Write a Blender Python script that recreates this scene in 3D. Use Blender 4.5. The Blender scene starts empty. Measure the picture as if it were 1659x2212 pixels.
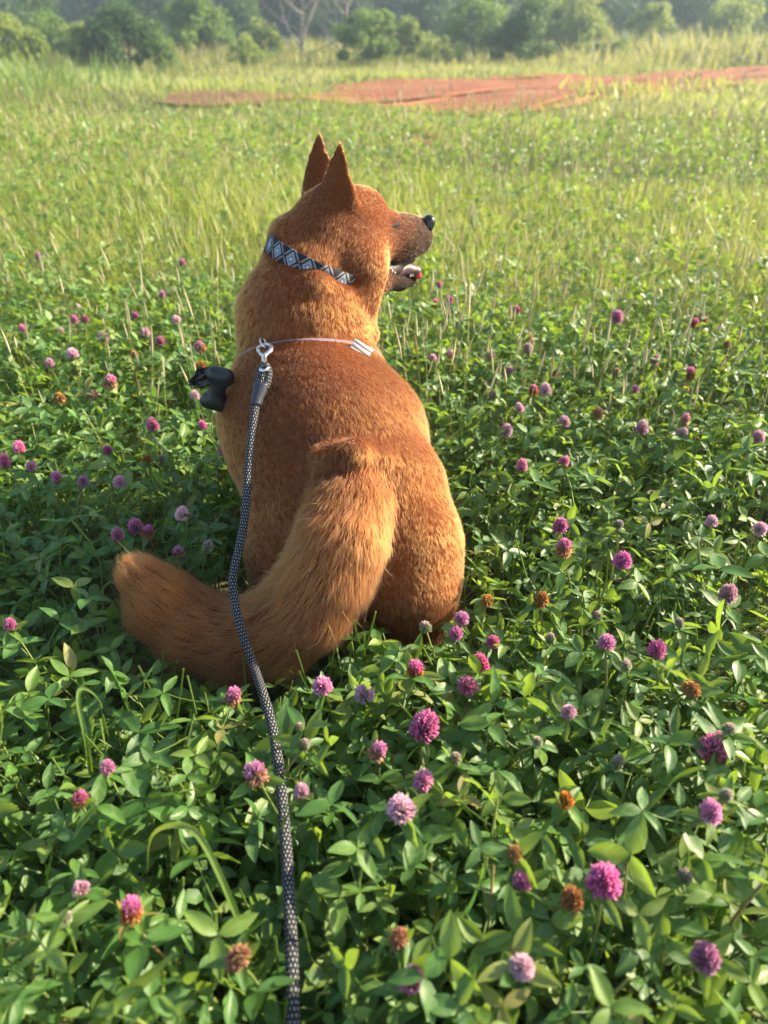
import bpy, bmesh, math, random
import numpy as np
from mathutils import Vector, Matrix

random.seed(7)
RNG = np.random.default_rng(7)
SC = bpy.context.scene
COL = SC.collection

# ------------------------------------------------------------------ camera
H = 0.86                       # lens height above the ground, metres
PITCH = math.radians(33.13)    # looking down at the dog
cam_d = bpy.data.cameras.new('camera')
cam = bpy.data.objects.new('camera', cam_d)
COL.objects.link(cam)
cam.location = (0, 0, H)
cam.rotation_euler = (math.pi / 2 - PITCH, 0, 0)
cam_d.sensor_fit = 'VERTICAL'
cam_d.sensor_height = 36.0
cam_d.lens = 18.0 / 0.69
cam_d.clip_start = 0.02
cam_d.clip_end = 500
cam_d.dof.use_dof = True
cam_d.dof.focus_distance = 1.10
cam_d.dof.aperture_fstop = 4.1
SC.camera = cam

# ------------------------------------------------------------------ sky, sun, exposure
SUN_EL = math.radians(26)
SUN_AZ = math.radians(19)      # from straight right (+X), turned a little to the far side (+Y)
sun_dir = Vector((math.cos(SUN_EL) * math.cos(SUN_AZ), math.cos(SUN_EL) * math.sin(SUN_AZ), math.sin(SUN_EL)))
world = bpy.data.worlds.new('World')
SC.world = world
world.use_nodes = True
wn = world.node_tree
sky = wn.nodes.new('ShaderNodeTexSky')
sky.sky_type = 'NISHITA'
sky.sun_disc = False
sky.sun_elevation = SUN_EL
sky.sun_rotation = math.atan2(sun_dir.x, sun_dir.y)
sky.dust_density = 1.5
bgn = wn.nodes['Background']
bgn.inputs['Strength'].default_value = 0.105
wn.links.new(sky.outputs['Color'], bgn.inputs['Color'])
sun_l = bpy.data.lights.new('sun', 'SUN')
sun_l.energy = 5.0
sun_l.angle = math.radians(0.5)
sun_l.color = (1.0, 0.85, 0.62)
sun_o = bpy.data.objects.new('sun', sun_l)
COL.objects.link(sun_o)
sun_o.location = sun_dir * 30
sun_o.rotation_euler = sun_dir.to_track_quat('Z', 'Y').to_euler()
SC.view_settings.view_transform = 'Standard'
SC.view_settings.look = 'None'
SC.view_settings.gamma = 1.0
SC.view_settings.use_curve_mapping = False
SC.view_settings.exposure = 1.72
SC.render.engine = 'CYCLES'
SC.cycles.use_denoising = True
SC.cycles.use_adaptive_sampling = True
SC.cycles.adaptive_threshold = 0.025
SC.cycles.max_bounces = 6
SC.cycles.transmission_bounces = 6
SC.cycles.transparent_max_bounces = 6
SC.cycles.volume_bounces = 0
SC.cycles_curves.shape = 'RIBBONS'

# ------------------------------------------------------------------ geometry of the view (used to find real distances)
PX = 0.69 / 1106.0
CP, SP = math.cos(PITCH), math.sin(PITCH)

def ray(u, v):
    a = (u - 829.5) * PX
    b = (1106.0 - v) * PX
    return np.array([a, CP + b * SP, -SP + b * CP])

def at_y(u, v, Y):
    d = ray(u, v)
    return np.array([0, 0, H]) + d * (Y / d[1])

def at_z(u, v, z):
    d = ray(u, v)
    return np.array([0, 0, H]) + d * ((z - H) / d[2])

def depth(p):
    p = np.asarray(p, float)
    return p[..., 1] * CP + (H - p[..., 2]) * SP

def project(p):
    p = np.asarray(p, float)
    dz = p[..., 2] - H
    t = p[..., 1] * CP - dz * SP
    up = p[..., 1] * SP + dz * CP
    return 829.5 + p[..., 0] / t / PX, 1106.0 - up / t / PX, t

# ------------------------------------------------------------------ object helpers
def tag(o, label=None, cat=None, group=None, kind=None):
    if label: o['label'] = label
    if cat: o['category'] = cat
    if group: o['group'] = group
    if kind: o['kind'] = kind
    return o

def empty(name, loc=(0, 0, 0), rz=0.0):
    o = bpy.data.objects.new(name, None)
    COL.objects.link(o)
    o.empty_display_size = 0.05
    o.location = loc
    o.rotation_euler = (0, 0, rz)
    return o

def link(name, me, parent=None, keep=True):
    """link a mesh; with a parent and keep, the mesh stays in world coordinates"""
    o = bpy.data.objects.new(name, me)
    COL.objects.link(o)
    if parent is not None:
        o.parent = parent
        if keep:
            o.matrix_parent_inverse = Matrix.Translation(-Vector(parent.location)) if parent.type == 'EMPTY' else Matrix()
    return o

def np_mesh(name, V, F, mat=None, smooth=True, uv=None, attrs=None):
    """F: (n,k) int array, every face k-sided; uv per vertex"""
    V = np.asarray(V, np.float32)
    F = np.asarray(F, np.int32)
    me = bpy.data.meshes.new(name)
    me.vertices.add(len(V))
    me.vertices.foreach_set('co', V.ravel())
    n, k = F.shape
    me.loops.add(n * k)
    me.loops.foreach_set('vertex_index', F.ravel())
    me.polygons.add(n)
    me.polygons.foreach_set('loop_start', np.arange(0, n * k, k, dtype=np.int32))
    if smooth:
        me.polygons.foreach_set('use_smooth', np.ones(n, bool))
    me.update(calc_edges=True)
    if uv is not None:
        l = me.uv_layers.new(name='UVMap')
        l.data.foreach_set('uv', np.asarray(uv, np.float32)[F.ravel()].ravel())
    for nm, a in (attrs or {}).items():
        a = np.asarray(a, np.float32)
        if a.ndim == 1:
            t = me.attributes.new(nm, 'FLOAT', 'POINT')
            t.data.foreach_set('value', a)
        else:
            if a.shape[1] == 3:
                a = np.concatenate([a, np.ones((len(a), 1), np.float32)], 1)
            t = me.attributes.new(nm, 'FLOAT_COLOR', 'POINT')
            t.data.foreach_set('color', a.ravel())
    if mat:
        me.materials.append(mat)
    return me

def frame_from(t):
    t = t / (np.linalg.norm(t) + 1e-12)
    h = np.array([0, 0, 1.0]) if abs(t[2]) < 0.9 else np.array([1.0, 0, 0])
    a = np.cross(t, h); a /= np.linalg.norm(a)
    b = np.cross(a, t)
    return a, b

def tube_arrays(P, R, seg=8, cap=True):
    """quads of a tube with parallel-transported frames; uv = (around, metres along)"""
    P = np.asarray(P, float)
    n = len(P)
    R = np.full(n, R, float) if np.isscalar(R) else np.asarray(R, float)
    T = np.gradient(P, axis=0)
    T /= np.linalg.norm(T, axis=1)[:, None] + 1e-12
    a, b = frame_from(T[0])
    V, UV = [], []
    ang = np.linspace(0, 2 * np.pi, seg + 1)
    s = 0.0
    for i in range(n):
        if i:
            s += np.linalg.norm(P[i] - P[i - 1])
            a = a - T[i] * a.dot(T[i]); a /= np.linalg.norm(a)
            b = np.cross(a, T[i])
        V.append(P[i] + R[i] * (np.cos(ang)[:, None] * a + np.sin(ang)[:, None] * b))
        UV.append(np.stack([ang / (2 * np.pi), np.full(seg + 1, s)], 1))
    V = np.concatenate(V); UV = np.concatenate(UV)
    F = []
    m = seg + 1
    for i in range(n - 1):
        for j in range(seg):
            F.append((i * m + j, i * m + j + 1, (i + 1) * m + j + 1, (i + 1) * m + j))
    if cap:
        for i, flip in ((0, True), (n - 1, False)):
            c = len(V)
            V = np.concatenate([V, P[i][None]]); UV = np.concatenate([UV, [[0.5, UV[i * m][1]]]])
            for j in range(0, seg):
                f = (i * m + j, i * m + j + 1, c, c)
                F.append(f if not flip else f[::-1])
    return V, np.array(F), UV

def quads_to_tris(F):
    F = np.asarray(F)
    T = np.concatenate([F[:, [0, 1, 2]], F[:, [0, 2, 3]]])
    ok = (T[:, 0] != T[:, 1]) & (T[:, 1] != T[:, 2]) & (T[:, 0] != T[:, 2])
    return T[ok]

def tube(name, P, R, mat, parent=None, seg=8, keep=True, smooth=True):
    V, F, UV = tube_arrays(P, R, seg)
    return link(name, np_mesh(name, V, quads_to_tris(F), mat, smooth, UV), parent, keep)

def spline(P, n):
    """Catmull-Rom through the points, n samples"""
    P = np.asarray(P, float)
    Q = np.concatenate([[2 * P[0] - P[1]], P, [2 * P[-1] - P[-2]]])
    t = np.linspace(0, len(P) - 1 - 1e-9, n)
    i = t.astype(int); f = (t - i)[:, None]
    p0, p1, p2, p3 = Q[i], Q[i + 1], Q[i + 2], Q[i + 3]
    return 0.5 * (2 * p1 + (p2 - p0) * f + (2 * p0 - 5 * p1 + 4 * p2 - p3) * f ** 2 + (3 * p1 - p0 - 3 * p2 + p3) * f ** 3)

def rot_mats(rx, ry, rz):
    """arrays of Rz @ Ry @ Rx"""
    cx, sx, cy, sy, cz, sz = np.cos(rx), np.sin(rx), np.cos(ry), np.sin(ry), np.cos(rz), np.sin(rz)
    M = np.empty((len(rx), 3, 3))
    M[:, 0, 0] = cz * cy; M[:, 0, 1] = cz * sy * sx - sz * cx; M[:, 0, 2] = cz * sy * cx + sz * sx
    M[:, 1, 0] = sz * cy; M[:, 1, 1] = sz * sy * sx + cz * cx; M[:, 1, 2] = sz * sy * cx - cz * sx
    M[:, 2, 0] = -sy;     M[:, 2, 1] = cy * sx;                M[:, 2, 2] = cy * cx
    return M

def merge(templates, which, pos, rots, scale, extra=None):
    """real geometry: copies of small templates joined into one set of arrays"""
    Vs, Fs, UVs, RN, EX = [], [], [], [], []
    off = 0
    rnd_all = RNG.random(len(pos))
    for t, (V, F, UV) in enumerate(templates):
        idx = np.nonzero(which == t)[0]
        if not len(idx):
            continue
        sc = scale[idx]
        if sc.ndim == 1:
            sc = np.repeat(sc[:, None], 3, 1)
        P = np.einsum('nij,nvj->nvi', rots[idx], V[None] * sc[:, None, :]) + pos[idx][:, None]
        nv = len(V)
        Vs.append(P.reshape(-1, 3))
        Fs.append((F[None] + (np.arange(len(idx)) * nv)[:, None, None] + off).reshape(-1, F.shape[1]))
        UVs.append(np.tile(UV, (len(idx), 1)))
        RN.append(np.repeat(rnd_all[idx], nv))
        if extra is not None:
            EX.append(np.repeat(extra[idx], nv, axis=0))
        off += nv * len(idx)
    return np.concatenate(Vs), np.concatenate(Fs), np.concatenate(UVs), np.concatenate(RN), (np.concatenate(EX) if extra is not None else None)

def vnoise(P, s, seed=0):
    """cheap smooth pseudo noise -1..1"""
    r = np.random.default_rng(seed)
    out = np.zeros(len(P))
    for k in range(6):
        d = r.normal(size=3); d /= np.linalg.norm(d)
        f = s * (0.6 + 0.9 * r.random())
        out += np.sin(P @ d * f + r.random() * 6.28 + 1.3 * np.sin(P @ np.roll(d, 1) * f * 0.7 + r.random() * 6))
    return out / 4.0

# ------------------------------------------------------------------ materials
class NT:
    def __init__(s, name):
        s.m = bpy.data.materials.new(name); s.m.use_nodes = True
        s.t = s.m.node_tree
        s.t.nodes.clear()
        s.out = s.t.nodes.new('ShaderNodeOutputMaterial')
    def n(s, kind, **kw):
        nd = s.t.nodes.new('ShaderNode' + kind)
        for k, v in kw.items():
            setattr(nd, k, v)
        return nd
    def set(s, sock, v):
        if hasattr(v, 'links') or isinstance(v, bpy.types.NodeSocket):
            s.t.links.new(v, sock)
        else:
            if isinstance(v, tuple) and len(v) == 3 and sock.type == 'RGBA':
                v = (*v, 1)
            sock.default_value = v
    def math(s, op, a, b=0.0, c=0.0, clamp=False):
        nd = s.n('Math', operation=op); nd.use_clamp = clamp
        s.set(nd.inputs[0], a); s.set(nd.inputs[1], b); s.set(nd.inputs[2], c)
        return nd.outputs[0]
    def mix(s, f, a, b, blend='MIX'):
        nd = s.n('Mix', data_type='RGBA', blend_type=blend)
        s.set(nd.inputs[0], f); s.set(nd.inputs[6], a); s.set(nd.inputs[7], b)
        return nd.outputs[2]
    def noise(s, scale, detail=2.0, vec=None, rough=0.5):
        nd = s.n('TexNoise'); nd.inputs['Scale'].default_value = scale
        nd.inputs['Detail'].default_value = detail; nd.inputs['Roughness'].default_value = rough
        if vec is not None: s.t.links.new(vec, nd.inputs['Vector'])
        return nd.outputs['Fac']
    def ramp(s, f, stops):
        nd = s.n('ValToRGB'); s.set(nd.inputs[0], f)
        el = nd.color_ramp.elements
        while len(el) < len(stops): el.new(0.5)
        for e, (p, c) in zip(el, stops):
            e.position = p; e.color = (*c, 1)
        return nd.outputs[0]
    def step(s, f, a, b):
        nd = s.n('MapRange'); nd.interpolation_type = 'SMOOTHSTEP'
        s.set(nd.inputs[0], f); nd.inputs[1].default_value = a; nd.inputs[2].default_value = b
        return nd.outputs[0]
    def bsdf(s, color, rough=0.6, spec=0.5, **kw):
        b = s.n('BsdfPrincipled')
        s.set(b.inputs['Base Color'], color); s.set(b.inputs['Roughness'], rough)
        b.inputs['Specular IOR Level'].default_value = spec
        for k, v in kw.items(): s.set(b.inputs[k.replace('_', ' ')], v)
        return b
    def bump(s, h, strength, dist, b):
        nd = s.n('Bump'); nd.inputs['Strength'].default_value = strength; nd.inputs['Distance'].default_value = dist
        s.set(nd.inputs['Height'], h); s.t.links.new(nd.outputs[0], b.inputs['Normal'])
    def surf(s, sock):
        s.t.links.new(sock, s.out.inputs['Surface']); return s.m
    def obj_rand(s):
        return s.n('ObjectInfo').outputs['Random']
    def attr(s, name, out='Fac'):
        nd = s.n('Attribute'); nd.attribute_name = name
        return nd.outputs[out]
    def uv(s):
        nd = s.n('UVMap'); sp = s.n('SeparateXYZ'); s.t.links.new(nd.outputs[0], sp.inputs[0])
        return sp.outputs[0], sp.outputs[1]
    def translucent(s, b, color, f):
        t = s.n('BsdfTranslucent'); s.set(t.inputs['Color'], color)
        mx = s.n('MixShader'); s.set(mx.inputs[0], f)
        s.t.links.new(b.outputs[0], mx.inputs[1]); s.t.links.new(t.outputs[0], mx.inputs[2])
        return mx.outputs[0]

def plain(name, color, rough=0.6, spec=0.5, var=0.12, scale=40, **kw):
    m = NT(name)
    f = m.noise(scale, 3)
    c = m.mix(f, tuple(x * (1 - var) for x in color), tuple(min(1, x * (1 + var)) for x in color))
    return m.surf(m.bsdf(c, rough, spec, **kw).outputs[0])

def clover_leaf_mat(name, per_object):
    m = NT(name)
    r = m.obj_rand() if per_object else m.math('MULTIPLY_ADD', m.attr('rnd'), 0.80, 0.18)
    u, v = m.uv()
    base = m.ramp(r, [(0.0, (0.040, 0.115, 0.024)), (0.35, (0.055, 0.150, 0.028)), (0.7, (0.085, 0.185, 0.030)), (0.92, (0.15, 0.24, 0.036)), (0.97, (0.20, 0.25, 0.05)), (1.0, (0.28, 0.20, 0.06))])
    au = m.math('ABSOLUTE', m.math('MULTIPLY_ADD', u, 2.0, -1.0))
    # pale chevron across each leaflet and pale midrib
    q = m.math('ABSOLUTE', m.math('SUBTRACT', v, m.math('MULTIPLY_ADD', au, -0.30, 0.62)))
    ch = m.math('SUBTRACT', 1.0, m.step(q, 0.02, 0.11))
    ch = m.math('MULTIPLY', ch, m.step(v, 0.02, 0.1))
    rib = m.math('MULTIPLY', m.math('SUBTRACT', 1.0, m.step(au, 0.02, 0.10)), 0.45)
    veins = m.n('TexWave'); veins.inputs['Scale'].default_value = 1.0
    vv = m.math('FRACT', m.math('MULTIPLY', m.math('MULTIPLY_ADD', au, -0.35, v), 12.0))
    vein = m.math('MULTIPLY', m.step(m.math('ABSOLUTE', m.math('SUBTRACT', vv, 0.5)), 0.30, 0.5), 0.22)
    c = m.mix(m.math('MULTIPLY', ch, m.math('MULTIPLY_ADD', m.math('FRACT', m.math('MULTIPLY', r, 7.3)), 0.5, 0.05)), base, (0.20, 0.31, 0.11))
    c = m.mix(m.math('MAXIMUM', rib, vein), c, (0.16, 0.28, 0.07))
    geo = m.n('NewGeometry').outputs['Position']
    # powdery film on some leaves
    n1 = m.noise(9, 2, geo); n2 = m.noise(260, 3, geo, 0.7)
    mil = m.math('MULTIPLY', m.step(n1, 0.56, 0.70), m.step(n2, 0.42, 0.66))
    c = m.mix(m.math('MULTIPLY', mil, 0.30), c, (0.32, 0.42, 0.28))
    # stalk and leaf edge damage
    c = m.mix(m.math('SUBTRACT', 1.0, m.step(v, -0.02, 0.0)), c, (0.12, 0.19, 0.04))
    b = m.bsdf(c, m.math('MULTIPLY_ADD', n1, 0.3, 0.27), 0.48)
    m.bump(m.math('ADD', vein, m.math('MULTIPLY', n2, 0.3)), 0.5, 0.001, b)
    tc = m.mix(0.6, c, (0.42, 0.60, 0.04))
    return m.surf(m.translucent(b, tc, 0.38))

def grass_mat(name, stops, tr=0.35, rough=0.5, attr='rnd', tcol=(0.42, 0.50, 0.05)):
    m = NT(name)
    r = m.attr(attr) if attr else m.obj_rand()
    u, v = m.uv()
    c = m.ramp(r, stops)
    c = m.mix(m.math('MULTIPLY', m.step(v, 0.6, 1.0), 0.25), c, (0.35, 0.33, 0.12))
    b = m.bsdf(c, rough, 0.4)
    return m.surf(m.translucent(b, m.mix(0.5, c, tcol), tr))

MAT = {}
MAT['leaf_o'] = clover_leaf_mat('clover_leaf', True)
MAT['leaf_s'] = clover_leaf_mat('clover_leaf_cover', False)

def stem_mat():
    m = NT('clover_stem')
    r = m.obj_rand(); u, v = m.uv()
    c = m.ramp(r, [(0, (0.13, 0.20, 0.04)), (0.6, (0.19, 0.25, 0.06)), (1, (0.24, 0.18, 0.07))])
    n = m.noise(60, 2)
    c = m.mix(m.math('MULTIPLY', m.step(n, 0.55, 0.7), 0.5), c, (0.22, 0.10, 0.06))
    b = m.bsdf(c, 0.5, 0.4)
    return m.surf(m.translucent(b, (0.3, 0.36, 0.06), 0.18))
MAT['stem'] = stem_mat()

def flower_mat():
    m = NT('clover_flower')
    c = m.attr('Col', 'Color')
    hs = m.n('HueSaturation')
    r = m.obj_rand()
    m.set(hs.inputs['Hue'], m.math('MULTIPLY_ADD', r, 0.04, 0.485))
    m.set(hs.inputs['Saturation'], m.math('MULTIPLY_ADD', m.math('FRACT', m.math('MULTIPLY', r, 5.1)), 0.35, 0.75))
    m.set(hs.inputs['Value'], m.math('MULTIPLY_ADD', m.math('FRACT', m.math('MULTIPLY', r, 9.7)), 0.3, 0.85))
    m.set(hs.inputs['Color'], c)
    b = m.bsdf(hs.outputs[0], 0.55, 0.3)
    return m.surf(m.translucent(b, hs.outputs[0], 0.35))
MAT['flower'] = flower_mat()
# ------------------------------------------------------------------ ground, dirt, far hill
def ground_mat():
    m = NT('meadow_soil')
    geo = m.n('NewGeometry').outputs['Position']
    n = m.noise(3, 5, geo); n2 = m.noise(40, 4, geo)
    c = m.ramp(n, [(0.3, (0.045, 0.050, 0.018)), (0.55, (0.075, 0.085, 0.028)), (0.75, (0.12, 0.105, 0.05))])
    c = m.mix(m.math('MULTIPLY', n2, 0.4), c, (0.06, 0.045, 0.025))
    b = m.bsdf(c, 0.9, 0.2); m.bump(n2, 0.8, 0.02, b)
    return m.surf(b.outputs[0])

def dirt_mat(name, c0, c1, c2):
    m = NT(name)
    geo = m.n('NewGeometry').outputs['Position']
    n = m.noise(1.1, 6, geo, 0.65); n2 = m.noise(14, 4, geo)
    c = m.ramp(n, [(0.3, c0), (0.5, c1), (0.72, c2)])
    c = m.mix(m.math('MULTIPLY', n2, 0.45), c, tuple(x * 0.6 for x in c0))
    b = m.bsdf(c, 0.95, 0.15); m.bump(n2, 1.0, 0.03, b)
    return m.surf(b.outputs[0])

def grid_sheet(name, xs, ys, zf, mat):
    X, Y = np.meshgrid(xs, ys)
    V = np.stack([X.ravel(), Y.ravel(), zf(X.ravel(), Y.ravel())], 1)
    nx = len(xs)
    i, j = np.meshgrid(np.arange(nx - 1), np.arange(len(ys) - 1))
    a = (j * nx + i).ravel()
    F = np.stack([a, a + 1, a + nx + 1, a + nx], 1)
    return link(name, np_mesh(name, V, F, mat))

# gently uneven, flat near the dog
def ground_z(x, y):
    d = np.clip((np.hypot(x, y) - 3.0) / 6.0, 0, 1)
    z = d * (0.05 * np.sin(x * 0.55 + 1.0) * np.sin(y * 0.43) + 0.03 * np.sin(x * 1.3 + y * 0.9))
    return z + 0.32 * np.exp(-((x + 7.2) ** 2 / 6.0 + (y - 12.0) ** 2 / 8.0))
xs = np.unique(np.concatenate([np.linspace(-115, -15, 21), np.linspace(-15, 15, 61), np.linspace(15, 115, 21)]))
ys = np.unique(np.concatenate([np.linspace(-15, 0, 6), np.linspace(0, 35, 71), np.linspace(35, 120, 22)]))
tag(grid_sheet('ground', xs, ys, ground_z, ground_mat()), kind='structure')

def blob_sheet(name, outline, lift, mat):
    """irregular flat patch lying on the ground"""
    P = np.asarray(outline, float)
    P = np.concatenate([P, P[:1]])
    Q = []
    for a, b in zip(P[:-1], P[1:]):
        n = max(2, int(np.linalg.norm(b - a) / 0.25))
        for t in np.linspace(0, 1, n, endpoint=False):
            Q.append(a + (b - a) * t + RNG.normal(size=2) * 0.10)
    Q = np.array(Q)
    c = Q.mean(0)
    rings = [c + (Q - c) * s for s in np.linspace(1, 0.08, 14)]
    A = np.concatenate(rings)
    V = np.column_stack([A, ground_z(A[:, 0], A[:, 1]) + lift])
    n = len(Q); F = []
    for r in range(len(rings) - 1):
        for j in range(n):
            F.append((r * n + j, r * n + (j + 1) % n, (r + 1) * n + (j + 1) % n, (r + 1) * n + j))
    o = link(name, np_mesh(name, V, np.array(F), mat))
    return tag(o, kind='structure')
def gp(u, v): return at_z(u, v, 0.0)[:2]
DIRT = [gp(640, 212), gp(760, 186), gp(930, 178), gp(1200, 168), gp(1420, 157), gp(1600, 147), gp(1800, 146), gp(1860, 168), gp(1640, 190), gp(1420, 210), gp(1250, 228), gp(1040, 242), gp(860, 232)]
blob_sheet('dirt_patch', DIRT, 0.035, dirt_mat('red_clay', (0.23, 0.080, 0.036), (0.31, 0.118, 0.056), (0.37, 0.19, 0.10)))
BROWN = [gp(330, 222), gp(470, 208), gp(620, 200), gp(650, 216), gp(560, 234), gp(400, 240)]
blob_sheet('bare_soil', BROWN, 0.03, dirt_mat('brown_soil', (0.13, 0.065, 0.035), (0.2, 0.1, 0.055), (0.26, 0.16, 0.08)))
SPOT = [gp(860, 306), gp(900, 300), gp(930, 312), gp(880, 322)]
blob_sheet('bare_soil', SPOT, 0.03, bpy.data.materials['red_clay'])
SPOT2 = [gp(1310, 440), gp(1350, 432), gp(1370, 452), gp(1320, 470)]
blob_sheet('bare_soil', SPOT2, 0.012, bpy.data.materials['red_clay'])

def hill_z(x, y):
    t = np.clip((y - 78) / 30, 0, 1)
    return -0.6 + 8.0 * t * t * (3 - 2 * t) + 0.8 * np.sin(x * 0.11) * t + 0.4 * np.sin(x * 0.31 + y * 0.2) * t
hm = NT('wooded_hill')
g_ = hm.n('NewGeometry').outputs['Position']
hb = hm.bsdf(hm.ramp(hm.noise(0.9, 6, g_, 0.7), [(0.35, (0.018, 0.048, 0.022)), (0.65, (0.045, 0.095, 0.035))]), 0.9, 0.1)
hm.bump(hm.noise(1.5, 5, g_), 1.0, 0.6, hb)
tag(grid_sheet('hill', np.linspace(-112, 112, 90), np.linspace(76, 116, 24), hill_z, hm.surf(hb.outputs[0])), kind='structure')

# ------------------------------------------------------------------ dog: signed-distance body meshed to one continuous surface
PR = []   # primitives
C_RUF = (0.262, 0.073, 0.012); C_BACK = (0.225, 0.064, 0.0115); C_TAN = (0.32, 0.105, 0.024); C_GOLD = (0.272, 0.076, 0.0122); C_TAIL = (0.232, 0.067, 0.0125)
C_EAR = (0.27, 0.088, 0.024); C_MUZ = (0.15, 0.052, 0.017); C_LIP = (0.045, 0.032, 0.026)

def D(u, v, Y, r):
    p = at_y(u, v, Y)
    return p, r * PX * depth(p)
def cone(a, b, k=0.03, col=C_RUF, L=0.018, flow=None, fluff=1.0):
    (pa, ra), (pb, rb) = a, b
    PR.append(dict(t='c', a=pa, b=pb, ra=ra, rb=rb, k=k, col=np.array(col), L=L, flow=(pb - pa if flow is None else np.array(flow)), fl=fluff))
def chain(pts, **kw):
    q = [D(*p) for p in pts]
    for a, b in zip(q[:-1], q[1:]):
        cone(a, b, **kw)
def ball(p, flow, **kw):
    q = D(*p); cone(q, (q[0] + 1e-4, q[1]), flow=flow, **kw)

DOWN = np.array([0.05, -0.45, -0.9]); BACKW = np.array([0.12, -0.8, -0.55])
# trunk, shoulders to rump (fur flows to the tail)
chain([(668, 812, 1.19, 150), (676, 885, 1.15, 178), (712, 968, 1.075, 190), (752, 1068, 1.0, 190)], k=0.03, col=C_BACK, L=0.0114)
ball((806, 925, 1.10, 98), BACKW, k=0.05, col=C_RUF, L=0.0099)
ball((612, 960, 1.10, 112), BACKW, k=0.05, col=C_RUF, L=0.0099)
ball((575, 900, 1.16, 92), DOWN, k=0.04, col=C_RUF, L=0.0138)
# roll of skin over the tail root
chain([(662, 1006, 0.945, 18), (705, 992, 0.918, 26), (765, 982, 0.908, 28), (826, 990, 0.935, 20)], k=0.020, col=C_BACK, L=0.0131, flow=(0.0, -0.75, -0.6))
# right haunch, thigh, hock, paw
chain([(852, 1060, 0.985, 112), (878, 1175, 0.915, 112), (884, 1260, 0.885, 102), (893, 1330, 0.875, 74), (890, 1385, 0.875, 48)], k=0.03, col=C_GOLD, L=0.0091)
chain([(845, 1230, 0.90, 70), (862, 1330, 0.88, 52)], k=0.03, col=C_TAN, L=0.0114)
cone((np.array([0.045, 0.90, 0.045]), 0.032), (np.array([0.055, 1.02, 0.02]), 0.022), k=0.03, col=C_TAN, L=0.0076)
# left haunch
chain([(640, 1075, 1.01, 100), (640, 1190, 0.955, 100), (648, 1275, 0.93, 92), (655, 1345, 0.92, 60)], k=0.03, col=C_RUF, L=0.0091)
chain([(700, 1290, 0.92, 60), (740, 1345, 0.91, 48)], k=0.03, col=C_TAN, L=0.0114)
cone((np.array([-0.12, 0.93, 0.045]), 0.032), (np.array([-0.125, 1.05, 0.02]), 0.022), k=0.03, col=C_TAN, L=0.0076)
# front legs
for sx in (-0.205, -0.06):
    cone((np.array([sx, 1.23, 0.26]), 0.055), (np.array([sx, 1.24, 0.12]), 0.032), k=0.03, col=C_RUF, L=0.0091)
    cone((np.array([sx, 1.24, 0.12]), 0.030), (np.array([sx + 0.005, 1.25, 0.02]), 0.026), k=0.02, col=C_RUF, L=0.0076)
    cone((np.array([sx + 0.005, 1.25, 0.018]), 0.028), (np.array([sx + 0.01, 1.29, 0.012]), 0.024), k=0.02, col=C_TAN, L=0.0060)
# tail
chain([(762, 1032, 0.945, 74), (752, 1100, 0.885, 86), (738, 1165, 0.845, 91), (712, 1232, 0.825, 92), (668, 1305, 0.81, 91), (598, 1366, 0.80, 88), (512, 1388, 0.80, 84), (425, 1362, 0.81, 80), (355, 1310, 0.82, 70), (312, 1258, 0.83, 48)], k=0.018, col=C_TAIL, L=0.0300, fluff=0.9)
# neck rolls up to the nape
chain([(662, 770, 1.215, 140), (660, 810, 1.20, 146)], k=0.008, col=C_RUF, L=0.0122, flow=(0, -0.5, -0.85))
chain([(655, 696, 1.222, 143), (660, 722, 1.218, 145)], k=0.004, col=C_RUF, L=0.0130, flow=(0, -0.45, -0.9))
chain([(672, 606, 1.25, 114), (664, 632, 1.24, 122)], k=0.006, col=C_RUF, L=0.0122, flow=(-0.05, -0.4, -0.9))
chain([(705, 538, 1.265, 86), (692, 580, 1.258, 88)], k=0.010, col=C_RUF, L=0.0107, flow=(-0.3, -0.4, -0.85))
ball((627, 513, 1.258, 46), (-0.6, -0.35, -0.7), k=0.022, col=C_RUF, L=0.0138)
chain([(740, 720, 1.27, 66), (748, 660, 1.275, 58)], k=0.03, col=C_RUF, L=0.0153, flow=(0.1, -0.2, -0.95))
chain([(590, 650, 1.225, 24), (625, 630, 1.185, 42), (680, 624, 1.173, 46), (735, 642, 1.196, 36), (785, 660, 1.232, 22)], k=0.006, col=C_RUF, L=0.0099, flow=(0, -0.45, -0.9))
chain([(548, 722, 1.212, 34), (600, 708, 1.168, 50), (680, 704, 1.157, 53), (750, 712, 1.184, 44), (790, 720, 1.22, 28)], k=0.006, col=C_RUF, L=0.0099, flow=(0, -0.4, -0.9))
# skull, forehead, cheeks, muzzle (fur flows from the nose backwards)
HB = np.array([-0.82, -0.44, -0.25])
ball((742, 482, 1.285, 74), HB, k=0.02, col=C_RUF, L=0.0063)
ball((782, 466, 1.297, 57), HB, k=0.02, col=C_RUF, L=0.0071)
ball((700, 470, 1.275, 58), (-0.75, -0.4, -0.5), k=0.03, col=C_BACK, L=0.0075)  # darker back colour here paints in the shading behind the ears
ball((792, 536, 1.286, 52), (-0.5, -0.3, -0.8), k=0.035, col=C_GOLD, L=0.0069)
chain([(765, 535, 1.264, 56), (774, 575, 1.242, 59), (766, 624, 1.240, 52), (760, 668, 1.250, 46)], k=0.020, col=C_RUF, L=0.0082, flow=(-0.45, -0.25, -0.85))
chain([(898, 505, 1.362, 34), (872, 508, 1.348, 40), (826, 511, 1.320, 50)], k=0.018, col=C_MUZ, L=0.0060)
ball((906, 522, 1.366, 25), HB, k=0.015, col=C_LIP, L=0.0035)
ball((838, 478, 1.318, 20), HB, k=0.015, col=C_RUF, L=0.0050)
chain([(884, 537, 1.350, 23), (848, 547, 1.326, 24)], k=0.014, col=C_MUZ, L=0.005)
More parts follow.
